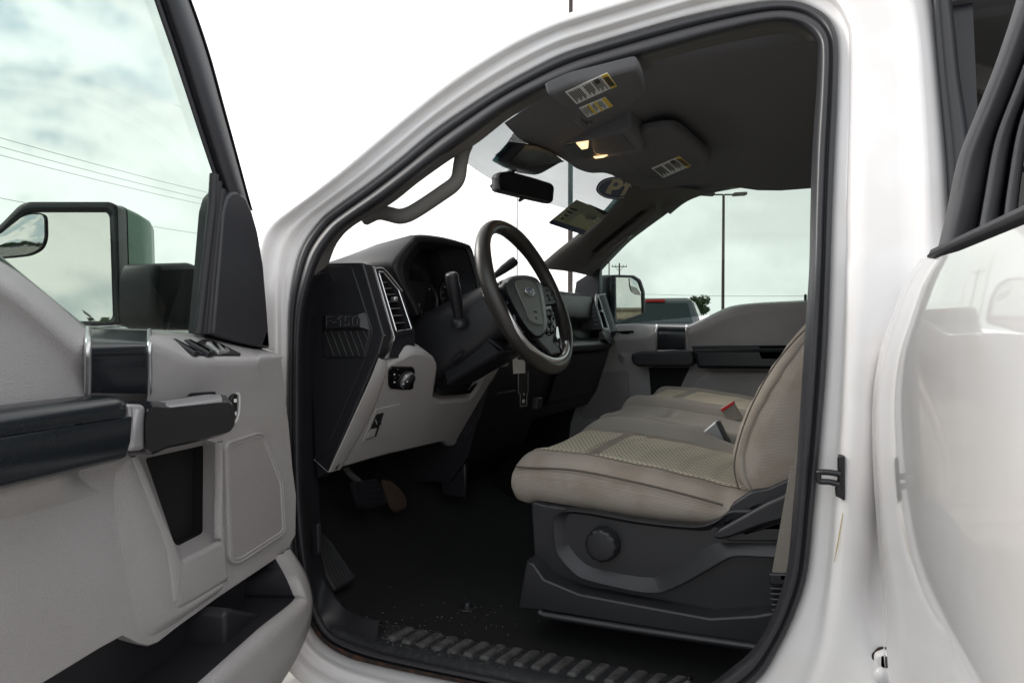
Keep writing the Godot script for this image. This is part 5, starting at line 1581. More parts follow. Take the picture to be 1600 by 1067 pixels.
	plate("sail_panel", sl, -door_n * 0.05, M.frame, d, 0.005)
	# glass
	var gl := ds([152, -290, 198, -135, 243, 0, 270, 78, 294, 150, 319, 226, 336, 276, 322, 420, 312, 524, 230, 520, 133, 514, 0, 414, -120, 362, -420, 300, -420, -290], -0.062)
	pane("side_window", gl, -door_n * 0.004, M.tint, d)
	# door mirror, outside the glass
	build_door_mirror(d)

func shrunk(loop: PackedVector3Array, k: float) -> PackedVector3Array:
	var c := Vector3.ZERO
	for p in loop: c += p / loop.size()
	var r := PackedVector3Array()
	for p in loop: r.append(c + (p - c) * k)
	return r

func build_door_mirror(d: Node) -> void:
	var nrm := (door_u * 0.97 + door_n * 0.20 + Vector3(0, 0.06, 0)).normalized()
	var c := far(90, 420, 1.36)
	var rim := rounded(ps([-60, 430, -60, 404, 0, 352, 30, 321, 44, 316, 172, 316, 182, 322, 187, 500, 182, 508, 60, 512, -60, 512], c, nrm), 0.014)
	var inn := rounded(ps([-50, 430, -50, 414, 2, 366, 34, 336, 48, 331, 164, 331, 171, 338, 176, 495, 170, 502, 60, 502, -50, 502], c, nrm), 0.010)
	var back: Vector3 = -nrm
	var head := S()
	a_grid(head, [inn, moved(inn, nrm * 0.004), moved(rim, nrm * 0.003), rim, moved(rim, back * 0.035), moved(shrunk(rim, 0.97), back * 0.065)], true)
	part("mirror_housing", head, M.gloss_soft, d)
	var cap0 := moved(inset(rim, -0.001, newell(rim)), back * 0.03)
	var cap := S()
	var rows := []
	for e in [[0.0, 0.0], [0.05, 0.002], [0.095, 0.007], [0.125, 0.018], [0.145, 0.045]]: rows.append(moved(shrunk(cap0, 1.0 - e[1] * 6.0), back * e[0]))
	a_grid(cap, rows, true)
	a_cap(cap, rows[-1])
	part("mirror_cap", cap, M.reflection_green, d)
	var gm := S()
	a_cap(gm, moved(inn, back * 0.001))
	part("mirror_glass", gm, M.mirror, d)
	# convex spot mirror in the upper outer corner: part of a ball
	var sp := rounded(ps([-48, 404, -22, 372, 34, 338, 46, 334, 69, 334, 70, 372, 64, 388, 46, 398, 10, 402], c, nrm), 0.012)
	var mid := Vector3.ZERO
	for p in sp: mid += p / sp.size()
	var spot := S()
	var rs_ := []
	for k in 7:
		var f := k / 6.0
		var row := PackedVector3Array()
		for p in sp: row.append(mid + (p - mid) * maxf(0.001, 1.0 - f) + nrm * (0.002 + 0.0045 * (1.0 - pow(1.0 - f, 2.0))) + Vector3(0, 0, 0))
		rs_.append(row)
	a_grid(spot, rs_, true)
	part("spot_mirror", spot, M.mirror, d)
	var ring := PackedVector3Array(sp)
	ring.append(sp[0])
	tube("spot_mirror_edge", moved(ring, nrm * 0.002), 0.0016, M.gloss, d, 6)
	# foot of the mirror on the door
	var foot := S()
	a_plate(foot, rounded(ds([238, 432, 246, 412, 300, 410, 322, 420, 312, 516, 250, 514, 238, 500], -0.150), 0.010), -door_n * 0.07, 0.012)
	part("mirror_foot", foot, M.black, d)

# ---------------------------------------------------------------- open rear door
func build_rear_door() -> void:
	var st := S()
	# skin: the front edge, the rolled shoulder, the flat of the door
	var e0 := smooth(rs([1447, 404, 1420, 440, 1397, 496, 1378, 552, 1367, 620, 1366, 700, 1371, 800, 1379, 920, 1385, 1067, 1392, 1200], -0.012), 90)
	var e1 := smooth(rs([1462, 404, 1438, 446, 1418, 500, 1400, 555, 1390, 620, 1390, 700, 1397, 790, 1414, 880, 1450, 980, 1520, 1120], 0.012), 90)
	var e2 := smooth(rs([1500, 392, 1470, 446, 1442, 500, 1424, 555, 1414, 620, 1414, 700, 1422, 790, 1440, 880, 1476, 980, 1550, 1120], 0.018), 90)
	var flat := PackedVector3Array()
	var flat2 := PackedVector3Array()
	for p in e2:
		var k := p - rear_p
		var zz := 1.75
		flat.append(p + rear_u * 0.35 + rear_n * 0.008 * smoothstep(1.5, 0.9, p.y))
		flat2.append(p + rear_u * 0.95)
	# the top follows the belt
	var rows := [moved(e0, -rear_n * 0.06), moved(e0, -rear_n * 0.006), e0, toward(e0, e1, 0.3, rear_n * 0.006), toward(e0, e1, 0.7, rear_n * 0.002), e1, toward(e1, e2, 0.4, rear_n * 0.001), e2, toward(e2, flat, 0.5), flat, toward(flat, flat2, 0.5), flat2]
	a_grid(st, rows)
	var d := part("rear_door", st, M.paint)
	d.set_meta("label", "open rear door, white skin towards the camera")
	# belt moulding, window frame and dark glass
	var belt := S()
	var b0 := rp(1446, 404, 0.016)
	var b1 := rp(1452, 388, 0.016)
	a_plate(belt, PackedVector3Array([b0, b1, b1 + rear_u * 0.95, b0 + rear_u * 0.95]), -rear_n * 0.06, 0.004)
	part("belt_moulding", belt, M.rubber, d)
	var fr := []
	for e in [[0.0, -0.05], [0.0, -0.004], [0.1, 0.004], [0.42, 0.006], [0.46, 0.0], [0.5, 0.0], [0.54, 0.010], [0.72, 0.010], [0.76, 0.0], [0.80, 0.0], [0.84, 0.012], [0.98, 0.012], [1.0, 0.0], [1.0, -0.03]]:
		var row := PackedVector3Array()
		for q in [[1466, 388, 1590, 345], [1480, 330, 1597, 280], [1497, 250, 1612, 190], [1526, 176, 1640, 110], [1556, 100, 1670, 30], [1586, 10, 1700, -60], [1612, -90, 1720, -140]]:
			row.append(rp(lerpf(q[0], q[2], e[0]), lerpf(q[1], q[3], e[0]), e[1] - 0.012))
		fr.append(smooth(row, 26))
	sheet("window_frame", fr, M.frame, d)
	var wl := rp(1592, 350, -0.02)
	plate("side_window", PackedVector3Array([wl, rp(1720, -140, -0.02), rp(1720, -140, -0.02) + rear_u * 0.5, wl + rear_u * 0.7]), -rear_n * 0.004, M.privacy, d, 0.0005)
	# inner side of the door
	var inn := PackedVector3Array()
	for p in e0: inn.append(p - rear_n * 0.07)
	sheet("inner_panel", [inn, moved(inn, rear_u * 0.95)], M.grey, d)

# ---------------------------------------------------------------- rear opening, far side, outer body
func build_far_side() -> void:
	# seal and dark cabin behind the middle pillar
	var s := smooth(bs([1458, -60, 1460, 0, 1463, 50, 1470, 130, 1480, 236, 1484, 300, 1490, 380, 1500, 520], 0.012), 40)
	var t := smooth(bs([1482, -60, 1488, 0, 1494, 50, 1501, 120, 1512, 190, 1516, 240, 1526, 380, 1540, 520], -0.01), 40)
	sheet("rear_door_seal", [moved(s, Vector3(0, 0, -0.02)), s, toward(s, t, 0.2, Vector3(0, 0, 0.006)), toward(s, t, 0.3, Vector3(0, 0, -0.004)), toward(s, t, 0.4, Vector3(0, 0, 0.006)), toward(s, t, 0.8, Vector3(0, 0, 0.006)), t, moved(t, Vector3(0, 0, -0.03))], M.seal)
	# middle pillar's inner trim, the belt guide
	var pt := S()
	a_grid(pt, [pts([-0.03, 0.64, 0.86, -0.03, 1.3, 0.84, -0.03, 1.78, 0.66]), pts([0.16, 0.64, 0.86, 0.16, 1.3, 0.84, 0.16, 1.78, 0.66])])
	part("middle_pillar_trim", pt, M.black)
	var gd := S()
	a_box(gd, zp(1525, 122, 0.45), Vector3(0.10, 0.05, 0.03), Basis(Vector3.BACK, -0.5), 0.01)
	part("belt_guide", gd, M.pillar)
	# closed rear door and pillar of the far side
	var rp_ := S()
	a_grid(rp_, [pts([-0.10, 0.6, -0.84, 1.2, 0.6, -0.84]), pts([-0.10, 1.34, -0.84, 1.2, 1.36, -0.84])])
	part("far_rear_door_panel", rp_, M.grey)
	plate("far_rear_window", pts([0.14, 1.34, -0.86, 0.95, 1.36, -0.86, 0.90, 1.78, -0.70, 0.14, 1.78, -0.70]), Vector3(0, 0, -0.004), M.privacy, null, 0.001)
	var fpl := S()
	a_grid(fpl, [pts([-0.10, 1.30, -0.83, -0.10, 1.82, -0.66]), pts([0.16, 1.30, -0.83, 0.16, 1.82, -0.66])])
	a_grid(fpl, [pts([0.90, 1.30, -0.83, 0.86, 1.82, -0.66]), pts([1.2, 1.30, -0.83, 1.2, 1.82, -0.66])])
	part("far_pillar_trim", fpl, M.pillar)
	# rear bench back wall and rear wall
	var rw := S()
	a_grid(rw, [pts([1.12, 0.55, 0.86, 1.12, 0.55, -0.86]), pts([1.12, 1.35, 0.86, 1.12, 1.35, -0.86])])
	part("cab_rear_wall", rw, M.liner)
	plate("rear_window", pts([1.13, 1.35, 0.70, 1.13, 1.35, -0.70, 1.10, 1.78, -0.62, 1.10, 1.78, 0.62]), Vector3(0.005, 0, 0), M.privacy, null, 0.001)
	var rbench := S()
	a_box(rbench, Vector3(0.95, 1.15, 0), Vector3(0.18, 0.66, 1.5), Basis(Vector3.BACK, -0.2), 0.06)
	a_box(rbench, Vector3(0.72, 0.86, 0), Vector3(0.5, 0.16, 1.5), Basis.IDENTITY, 0.05)
	part("rear_bench", rbench, M.cloth)
	# passenger's front pillar trim with its grab recess
	var we := smooth(ws([852, 420, 858, 415, 888, 389, 921, 363, 953, 335, 977, 308, 989, 291], 0.02), 30)
	var fe := PackedVector3Array()
	for q in [[926, 432], [935, 419], [973, 379], [1003, 355], [1033, 333], [1055, 316], [1098, 298]]: fe.append(zp(q[0], q[1], -0.79 + (0.0 if q[1] > 400 else 0.12 * (400.0 - q[1]) / 110.0)))
	var fs := smooth(fe, 30)
	var tr_ := sheet("passenger_pillar_trim", [moved(we, Vector3(-0.04, 0, 0)), we, toward(we, fs, 0.25, Vector3(0.020, 0, 0.015)), toward(we, fs, 0.5, Vector3(0.026, 0, 0.02)), toward(we, fs, 0.85, Vector3(0.008, 0, 0.014)), fs, moved(fs, Vector3(0, 0.0, -0.06))], M.pillar)
	var hh := PackedVector3Array()
	for q in [[6, -0.012], [7, 0.008], [9, 0.026], [12, 0.034], [16, 0.036], [19, 0.028], [21, 0.010], [22, -0.012]]: hh.append(we[q[0]].lerp(fs[q[0]], 0.62) + Vector3(q[1] + 0.014, 0, q[1] * 0.5 + 0.014))
	tube("grab_handle", smooth(hh, 30), PackedFloat32Array([0.014, 0.013, 0.012]), M.pillar, tr_, 12, 1.2, Vector3.BACK)
	var gre := PackedVector3Array()
	for q in [[8, 0.46], [12, 0.44], [17, 0.44], [20, 0.46], [20, 0.54], [17, 0.56], [12, 0.56], [8, 0.54]]: gre.append(we[q[0]].lerp(fs[q[0]], q[1]) + Vector3(0.0265, 0, 0.0205))
	plate("grab_recess", rounded(gre, 0.01), Vector3(-0.004, 0, -0.004), M.deep, tr_, 0.001)
	# roof rail above the passenger's window
	var rl := smooth(zs([985, 292, 1040, 282, 1098, 276, 1162, 268, 1243, 262, 1300, 258, 1500, 240], -0.64), 30)
	var rq := PackedVector3Array()
	for q in [[1040, 330], [1066, 310], [1098, 298], [1162, 286], [1243, 276], [1300, 272], [1500, 255]]: rq.append(zp(q[0], q[1], -0.69))
	var rm := smooth(rq, 30)
	sheet("passenger_roof_rail", [moved(rl, Vector3(0, 0.03, 0.03)), rl, toward(rl, rm, 0.5, Vector3(0, -0.003, 0.006)), rm, moved(rm, Vector3(0, 0.0, -0.08))], M.liner)
	build_passenger_door()
	# body outside: far side skin, bonnet, front wing
	var fsk := S()
	a_grid(fsk, [pts([-1.5, 0.5, -0.98, 1.2, 0.5, -0.98]), pts([-1.5, 1.24, -0.99, 1.2, 1.24, -0.99])])
	part("far_side_skin", fsk, M.paint)
	var bn := S()
	var brs := []
	for i in 9:
		var f := i / 8.0
		var row := PackedVector3Array()
		for j in 13:
			var v := j / 12.0 * 2.0 - 1.0
			row.append(Vector3(lerpf(-1.50, -2.75, f), 1.215 + 0.03 * (1.0 - v * v) - 0.10 * f * f - 0.10 * pow(absf(v), 8.0), 0.93 * v))
		brs.append(row)
	a_grid(bn, brs)
	part("bonnet", bn, M.paint)
	var cowl := S()
	a_grid(cowl, [pts([-1.36, 1.17, 0.9, -1.40, 1.17, 0, -1.36, 1.17, -0.9]), pts([-1.52, 1.16, 0.9, -1.56, 1.19, 0, -1.52, 1.16, -0.9])])
	part("cowl", cowl, M.black)
	var wg := S()
	a_grid(wg, [pts([-1.16, 0.62, 0.985, -1.9, 0.9, 1.0, -2.75, 0.7, 0.95]), pts([-1.14, 1.18, 0.985, -1.9, 1.17, 0.99, -2.75, 1.1, 0.93])])
	part("front_wing", wg, M.paint)

func build_passenger_door() -> void:
	var Z := -0.80
	# upper trim with a rolled top
	var t0 := smooth(zs([1074, 509, 1092, 501, 1115, 490, 1140, 479, 1170, 474, 1215, 471, 1300, 467], Z - 0.06), 40)
	var t1 := smooth(zs([1074, 513, 1094, 506, 1118, 495, 1144, 484, 1172, 478, 1215, 475, 1300, 472], Z + 0.015), 40)
	var t2 := smooth(zs([1074, 524, 1098, 517, 1124, 506, 1150, 496, 1174, 491, 1215, 488, 1300, 486], Z + 0.02), 40)
	var t3 := smooth(zs([1075, 545, 1100, 545, 1130, 545, 1150, 545, 1180, 545, 1215, 545, 1300, 545], Z), 40)
	var d := sheet("passenger_door", [moved(t0, Vector3(0, -0.03, 0)), t0, toward(t0, t1, 0.6), t1, toward(t1, t2, 0.5, Vector3(0, 0, 0.005)), t2, toward(t2, t3, 0.25, Vector3(0, 0, -0.008)), t3], M.grey)
	d.set_meta("label", "closed passenger door with tinted window")
	# ledge with switch
	var l0 := smooth(zs([936, 508, 970, 508, 1000, 507, 1020, 508, 1026, 508], Z - 0.06), 14)
	var l1 := smooth(zs([936, 526, 970, 527, 1000, 527, 1018, 520, 1026, 514], Z + 0.015), 14)
	var l2 := smooth(zs([936, 534, 970, 534, 1000, 534, 1020, 530, 1026, 524], Z + 0.012), 14)
	var l3 := smooth(zs([930, 551, 970, 551, 1000, 551, 1020, 550, 1027, 549], Z), 14)
	sheet("switch_ledge", [moved(l0, Vector3(0, -0.03, 0)), l0, l1, toward(l1, l2, 0.5, Vector3(0, 0, 0.004)), l2, l3], M.grey, d)
	plate("window_switch", rounded(zs([962, 517, 991, 516, 990, 523, 961, 524], Z - 0.012), 0.006), Vector3(0, -0.01, 0), M.satin, d, 0.002)
	plate("window_switch", rounded(zs([970, 519, 983, 517, 984, 521, 970, 522], Z - 0.006), 0.003), Vector3(0, -0.01, 0), M.gloss, d, 0.002)
	# black band with bright strips
	var bb := []
	for q in [[508, -0.06, 509, -0.06], [514, 0.01, 512, 0.01], [524, 0.018, 520, 0.018], [547, 0.004, 546, 0.004]]: bb.append(PackedVector3Array([zp(1026, q[0], Z + q[1]), zp(1050, (q[0] + q[2]) * 0.5, Z + q[1]), zp(1073, q[2], Z + q[3])]))
	sheet("upper_band", bb, M.leather, d)
	for j in [0, 2]:
		var col := PackedVector3Array()
		for r in bb: col.append(r[j] + Vector3(0, 0, 0.002))
		tube("bright_strip", smooth(col, 12), 0.0042, M.silver, d, 8)
	# lower panel
	var lw := S()
	a_plate(lw, zs([928, 549, 985, 550, 1027, 549, 1075, 545, 1300, 545, 1320, 760, 880, 760, 892, 660], Z - 0.004), Vector3(0, 0, -0.03), 0.002)
	part("lower_panel", lw, M.grey, d)
	plate("armrest", rounded(zs([1082, 546, 1300, 544, 1300, 578, 1090, 576], -0.715), 0.012), Vector3(0, 0, -0.09), M.leather, d, 0.012)
	plate("armrest_top", rounded(zs([1080, 541, 1300, 539, 1300, 548, 1084, 549], -0.735), 0.004), Vector3(0, 0, -0.07), M.leather, d, 0.004)
	plate("pull_handle", rounded(zs([986, 553, 1000, 549, 1082, 549, 1085, 556, 1084, 570, 1076, 573, 998, 573, 987, 568], -0.72), 0.010), Vector3(0, 0, -0.05), M.black, d, 0.008)
	plate("grip_recess", zs([1014, 574, 1078, 574, 1064, 604, 1046, 624, 1018, 626], Z - 0.001), Vector3(0, 0, -0.02), M.deep, d, 0.001)
	plate("lower_insert", rounded(zs([1092, 590, 1110, 581, 1300, 578, 1300, 700, 1060, 700, 1074, 620], Z + 0.006), 0.012), Vector3(0, 0, -0.02), M.grey, d, 0.008)
	plate("speaker_grille", rounded(zs([924, 582, 976, 577, 982, 582, 984, 640, 978, 650, 912, 654, 906, 646], Z + 0.002), 0.02), Vector3(0, 0, -0.006), M.grille, d, 0.004)
	plate("lock_switch", rounded(zs([965, 553, 970, 552, 975, 560, 975, 567, 970, 567, 966, 560], Z + 0.004), 0.004), Vector3(0, 0, -0.01), M.chrome, d, 0.002)
	# front corner sail trim and window channel
	plate("sail_panel", zs([900, 440, 935, 418, 936, 508, 890, 508], Z + 0.01), Vector3(0, 0, -0.05), M.black, d, 0.003)
	tube("window_channel", PackedVector3Array([zp(934, 418, Z - 0.01), zp(937, 450, Z - 0.03), zp(938, 508, Z - 0.04)]), 0.009, M.rubber, d, 8)
	var gp := PackedVector3Array()
	for q in [[938, 510], [934, 419], [973, 379], [1033, 333], [1066, 310], [1098, 298], [1162, 286], [1243, 276], [1330, 268], [1330, 470]]: gp.append(pp(q[0], q[1], Vector3(0, 1.25, -0.865), Vector3(0, -0.28, 1).normalized()))
	pane("side_window", gp, Vector3(0, 0, -0.004), M.tint, d)
	var pin := S()
	a_lathe(pin, zp(1259, 470, Z - 0.02), Vector3.UP, [[0.005, 0.0], [0.005, 0.02], [0.003, 0.024], [0.0, 0.025]], 10)
	part("lock_pin", pin, M.black, d)
	# mirror of the passenger's side
	var nrm := Vector3(0.955, 0.004, 0.29).normalized()
	var c := zp(983, 470, -1.13)
	var rim := rounded(ps([959, 429, 990, 430, 1001, 437, 1007, 455, 1008, 490, 1004, 494, 962, 507, 958, 504], c, nrm), 0.012)
	var inn := rounded(ps([962, 433, 988, 434, 997, 440, 1003, 456, 1004, 489, 1000, 491, 966, 502, 963, 499], c, nrm), 0.008)
	var hd := S()
	a_grid(hd, [moved(inn, nrm * -0.003), moved(inn, nrm * 0.003), moved(rim, nrm * 0.003), moved(rim, nrm * -0.03), moved(inset(rim, 0.006, newell(rim)), nrm * -0.07), moved(inset(rim, 0.03, newell(rim)), nrm * -0.12)], true)
	a_cap(hd, moved(inset(rim, 0.03, newell(rim)), nrm * -0.12))
	part("mirror_housing", hd, M.black, d)
	var gm := S()
	a_cap(gm, moved(inn, nrm * -0.001))
	part("mirror_glass", gm, M.mirror, d)
	var ring := rounded(ps([984, 434.5, 990, 436, 997, 442, 1002, 457, 1002, 461, 994, 460, 988, 456, 985, 448], c + nrm * 0.002, nrm), 0.006)
	var mid := Vector3.ZERO
	for p in ring: mid += p / ring.size()
	var spot := S()
	var rr := []
	for k in 6:
		var f := k / 5.0
		var row := PackedVector3Array()
		for p in ring: row.append(mid + (p - mid) * maxf(0.001, 1.0 - f) + nrm * 0.006 * (1.0 - pow(1.0 - f, 2.0)))
		rr.append(row)
	a_grid(spot, rr, true)
	part("spot_mirror", spot, M.mirror, d)
	var foot := S()
	a_plate(foot, rounded(ps([938, 432, 952, 429, 962, 430, 962, 506, 950, 510, 938, 512], c - nrm * 0.02, nrm), 0.008), nrm * -0.09, 0.010)
	part("mirror_foot", foot, M.black, d)

# ---------------------------------------------------------------- surroundings
func lamp_post(px: float, top: float, d: float, r: float, label: String, head: bool) -> void:
	var t := far(px, top, d)
	var at := Vector3(t.x, 0, t.z)
	var o := thing("light_pole", at, label, "light pole", "light poles in the lot")
	tube("shaft", PackedVector3Array([Vector3(0, 0, 0), Vector3(0, t.y * 0.5, 0), Vector3(0, t.y, 0)]), PackedFloat32Array([r * 1.1, r, r * 0.85]), M.pole, o, 8)
	var b := S()
	a_lathe(b, Vector3.ZERO, Vector3.UP, [[0.32, 0.0], [0.32, 0.7], [0.29, 0.75], [0.0, 0.75]], 18)
	part("footing", b, M.steel, o)
	if head:
		var side := look.x
		for s in [-1.0, 1.0]:
			var arm := S()
			a_box(arm, Vector3(0, t.y, 0) + side * s * 0.28, Vector3(0.5, 0.06, 0.06), Basis(Vector3.UP, look.get_euler().y), 0.01)
			part("arm", arm, M.pole, o)
			var hd := S()
			a_box(hd, Vector3(0, t.y + 0.02, 0) + side * s * 0.66, Vector3(0.55, 0.12, 0.34), Basis(Vector3.UP, look.get_euler().y) * Basis(Vector3.BACK, 0.06 * s), 0.03)
			part("lamp_head", hd, M.pole, o)

func utility_pole(at: Vector3, h: float, label: String) -> Node3D:
	var o := thing("utility_pole", at, label, "utility pole", "utility poles")
	tube("shaft", PackedVector3Array([Vector3.ZERO, Vector3(0, h, 0)]), PackedFloat32Array([0.17, 0.11]), M.timber, o, 8)
	var side := look.x
	tube("crossarm", PackedVector3Array([Vector3(0, h - 0.5, 0) - side * 1.1, Vector3(0, h - 0.5, 0) + side * 1.1]), 0.07, M.timber, o, 6)
	for s in [-1.0, 1.0]:
		tube("brace", PackedVector3Array([Vector3(0, h - 1.2, 0), Vector3(0, h - 0.55, 0) + side * s * 0.6]), 0.03, M.timber, o, 5)
		for k in [0.55, 1.0]:
			var st := S()
			a_lathe(st, Vector3(0, h - 0.45, 0) + side * s * k, Vector3.UP, [[0.05, 0.0], [0.07, 0.1], [0.05, 0.14], [0.06, 0.2], [0.0, 0.22]], 8)
			part("insulator", st, M.steel, o)
	return o

func crown(st: SurfaceTool, rng: RandomNumberGenerator, c: Vector3, r: Vector3, n: int, leaf: float) -> void:
	var lumps := []
	for k in 9: lumps.append([c + Vector3(rng.randf_range(-0.6, 0.6) * r.x, rng.randf_range(-0.5, 0.7) * r.y, rng.randf_range(-0.6, 0.6) * r.z), rng.randf_range(0.35, 0.6)])
	st.set_smooth_group(-1)
	for k in n:
		var l: Array = lumps[rng.randi() % lumps.size()]
		var v := Vector3(rng.randfn(), rng.randfn(), rng.randfn()).normalized()
		var p: Vector3 = l[0] + v * r * l[1] * pow(rng.randf(), 0.35)
		var a := Vector3(rng.randfn(), rng.randfn(), rng.randfn()).normalized()
		var b := a.cross(v + Vector3(0.01, 0.02, 0)).normalized()
		var s := leaf * rng.randf_range(0.6, 1.4)
		tri(st, p - a * s, p + b * s * 0.7, p + a * s)
		tri(st, p - a * s, p + a * s, p - b * s * 0.7)

func tree(at: Vector3, h: float, r: float, sd: int, label: String, group: String, n := 1500) -> void:
	var o := thing("tree", at, label, "tree", group)
	var rng := RandomNumberGenerator.new()
	rng.seed = sd
	var tk := S()
	a_tube(tk, PackedVector3Array([Vector3.ZERO, Vector3(0.1, h * 0.4, 0), Vector3(0, h * 0.85, 0.1)]), PackedFloat32Array([h * 0.03, h * 0.022, h * 0.006]), 7)
	for k in 7:
		var y := rng.randf_range(0.4, 0.75) * h
		var a := rng.randf() * TAU
		a_tube(tk, PackedVector3Array([Vector3(0.05, y, 0), Vector3(cos(a) * r * 0.6, y + h * 0.15, sin(a) * r * 0.6)]), PackedFloat32Array([h * 0.01, h * 0.003]), 5)
	part("trunk", tk, M.bark, o)
	var st := S()
	crown(st, rng, Vector3(0, h * 0.72, 0), Vector3(r, h * 0.30, r), n, r * 0.10)
	part("crown", st, M.leaf, o)

func wire(a: Vector3, b: Vector3, sag: float, r: float, label: String) -> void:
	var p := PackedVector3Array()
	var m := (a + b) * 0.5
	for k in 17:
		var t := k / 16.0
		p.append(a.lerp(b, t) + Vector3(0, -sag * 4.0 * t * (1.0 - t), 0) - m)
	var o := tube("power_line", p, r, M.wire, self, 5)
	o.position = m
	tag(o, label, "power line", "overhead lines")

func pickup(at: Vector3, turn: float, paint: Material, label: String) -> void:
	# seen from behind: bed, cab with rear glass, third brake light, tail lamps, wheels; local +z is its rear
	var o := thing("parked_pickup", at, label, "pickup truck", "vehicles in the lot")
	o.rotation.y = turn
	var st := S()
	a_box(st, Vector3(0, 0.92, 0.9), Vector3(1.96, 0.72, 2.2), Basis.IDENTITY, 0.06)
	a_box(st, Vector3(0, 0.92, -1.9), Vector3(1.96, 0.80, 3.4), Basis.IDENTITY, 0.08)
	part("body", st, paint, o)
	var cab := S()
	a_grid(cab, [pts([-0.95, 1.28, -0.1, 0.95, 1.28, -0.1, 0.95, 1.28, -2.4, -0.95, 1.28, -2.4]), pts([-0.76, 1.80, -0.28, 0.76, 1.80, -0.28, 0.76, 1.80, -1.7, -0.76, 1.80, -1.7]), pts([-0.66, 1.86, -0.40, 0.66, 1.86, -0.40, 0.66, 1.86, -1.6, -0.66, 1.86, -1.6])], true, false, -1)
	a_cap(cab, pts([-0.66, 1.86, -0.40, 0.66, 1.86, -0.40, 0.66, 1.86, -1.6, -0.66, 1.86, -1.6]))
	part("cab", cab, paint, o)
	plate("rear_window", pts([-0.80, 1.33, -0.085, 0.80, 1.33, -0.085, 0.68, 1.75, -0.235, -0.68, 1.75, -0.235]), Vector3(0, 0, -0.02), M.car_glass, o, 0.004)
	for s in [-1.0, 1.0]:
		plate("side_window", pts([0.955 * s, 1.32, -0.35, 0.955 * s, 1.32, -2.0, 0.79 * s, 1.76, -1.55, 0.79 * s, 1.76, -0.45]), Vector3(-0.02 * s, 0, 0), M.car_glass, o, 0.004)
		var tl := S()
		a_box(tl, Vector3(0.90 * s, 1.06, 2.0), Vector3(0.17, 0.34, 0.05), Basis.IDENTITY, 0.02)
		part("tail_lamp", tl, M.red, o)
		for z in [1.0, -2.6]:
			var w := S()
			a_lathe(w, Vector3(0.80 * s, 0.39, z), Vector3(s, 0, 0), [[0.39, 0.0], [0.39, 0.18], [0.36, 0.22], [0.25, 0.22], [0.0, 0.20]], 22)
			part("wheel", w, M.tyre, o)
	var br := S()
	a_box(br, Vector3(0, 1.80, -0.24), Vector3(0.42, 0.06, 0.06), Basis.IDENTITY, 0.02)
	part("brake_light", br, M.red, o)
	var bm := S()
	a_box(bm, Vector3(0, 0.56, 2.08), Vector3(1.9, 0.2, 0.2), Basis.IDENTITY, 0.05)
	part("bumper", bm, M.steel, o)
	tube("antenna", PackedVector3Array([Vector3(-0.5, 1.85, -1.2), Vector3(-0.5, 2.35, -1.1)]), 0.008, M.rubber, o, 5)

func car_shape() -> Array:
	var body := [[-2.2, 0.55], [-2.15, 0.82], [-1.2, 0.95], [-0.6, 1.40], [0.7, 1.45], [1.4, 1.02], [2.1, 0.96], [2.2, 0.60], [2.1, 0.30], [-2.1, 0.30]]
	return body
func parked_car(at: Vector3, turn: float, paint: Material, label: String) -> void:
	var o := thing("parked_car", at, label, "car", "vehicles in the lot")
	o.rotation.y = turn
	var st := S()
	var rows := []
	for e in [[-0.86, 0.90], [-0.80, 1.0], [0.80, 1.0], [0.86, 0.90]]:
		var r := PackedVector3Array()
		for q in car_shape():
			var lean: float = 1.0 - 0.22 * smoothstep(0.95, 1.45, q[1])
			r.append(Vector3(q[0], 0.3 + (q[1] - 0.3) * (0.97 if e[1] < 1.0 else 1.0), e[0] * lean))
		rows.append(smooth(r, 44, true))
	a_grid(st, rows, true)
	a_cap(st, rows[0]); a_cap(st, rows[3], 3)
	part("body", st, paint, o)
	for s in [-1.0, 1.0]:
		plate("side_window", pts([-0.95, 0.99, 0.855 * s, 1.15, 1.02, 0.855 * s, 0.66, 1.36, 0.74 * s, -0.5, 1.33, 0.74 * s]), Vector3(0, 0, -0.03 * s), M.car_glass, o, 0.004)
		for x in [-1.35, 1.35]:
			var w := S()
			a_lathe(w, Vector3(x, 0.33, 0.72 * s), Vector3(0, 0, s), [[0.33, 0.0], [0.33, 0.14], [0.29, 0.17], [0.0, 0.15]], 20)
			part("wheel", w, M.tyre, o)
	plate("windscreen", pts([-1.17, 0.98, -0.72, -1.17, 0.98, 0.72, -0.66, 1.37, 0.62, -0.66, 1.37, -0.62]), Vector3(0.03, -0.02, 0), M.car_glass, o, 0.004)
	plate("rear_window", pts([1.36, 1.06, -0.72, 1.36, 1.06, 0.72, 0.80, 1.42, 0.60, 0.80, 1.42, -0.60]), Vector3(-0.03, -0.02, 0), M.car_glass, o, 0.004)

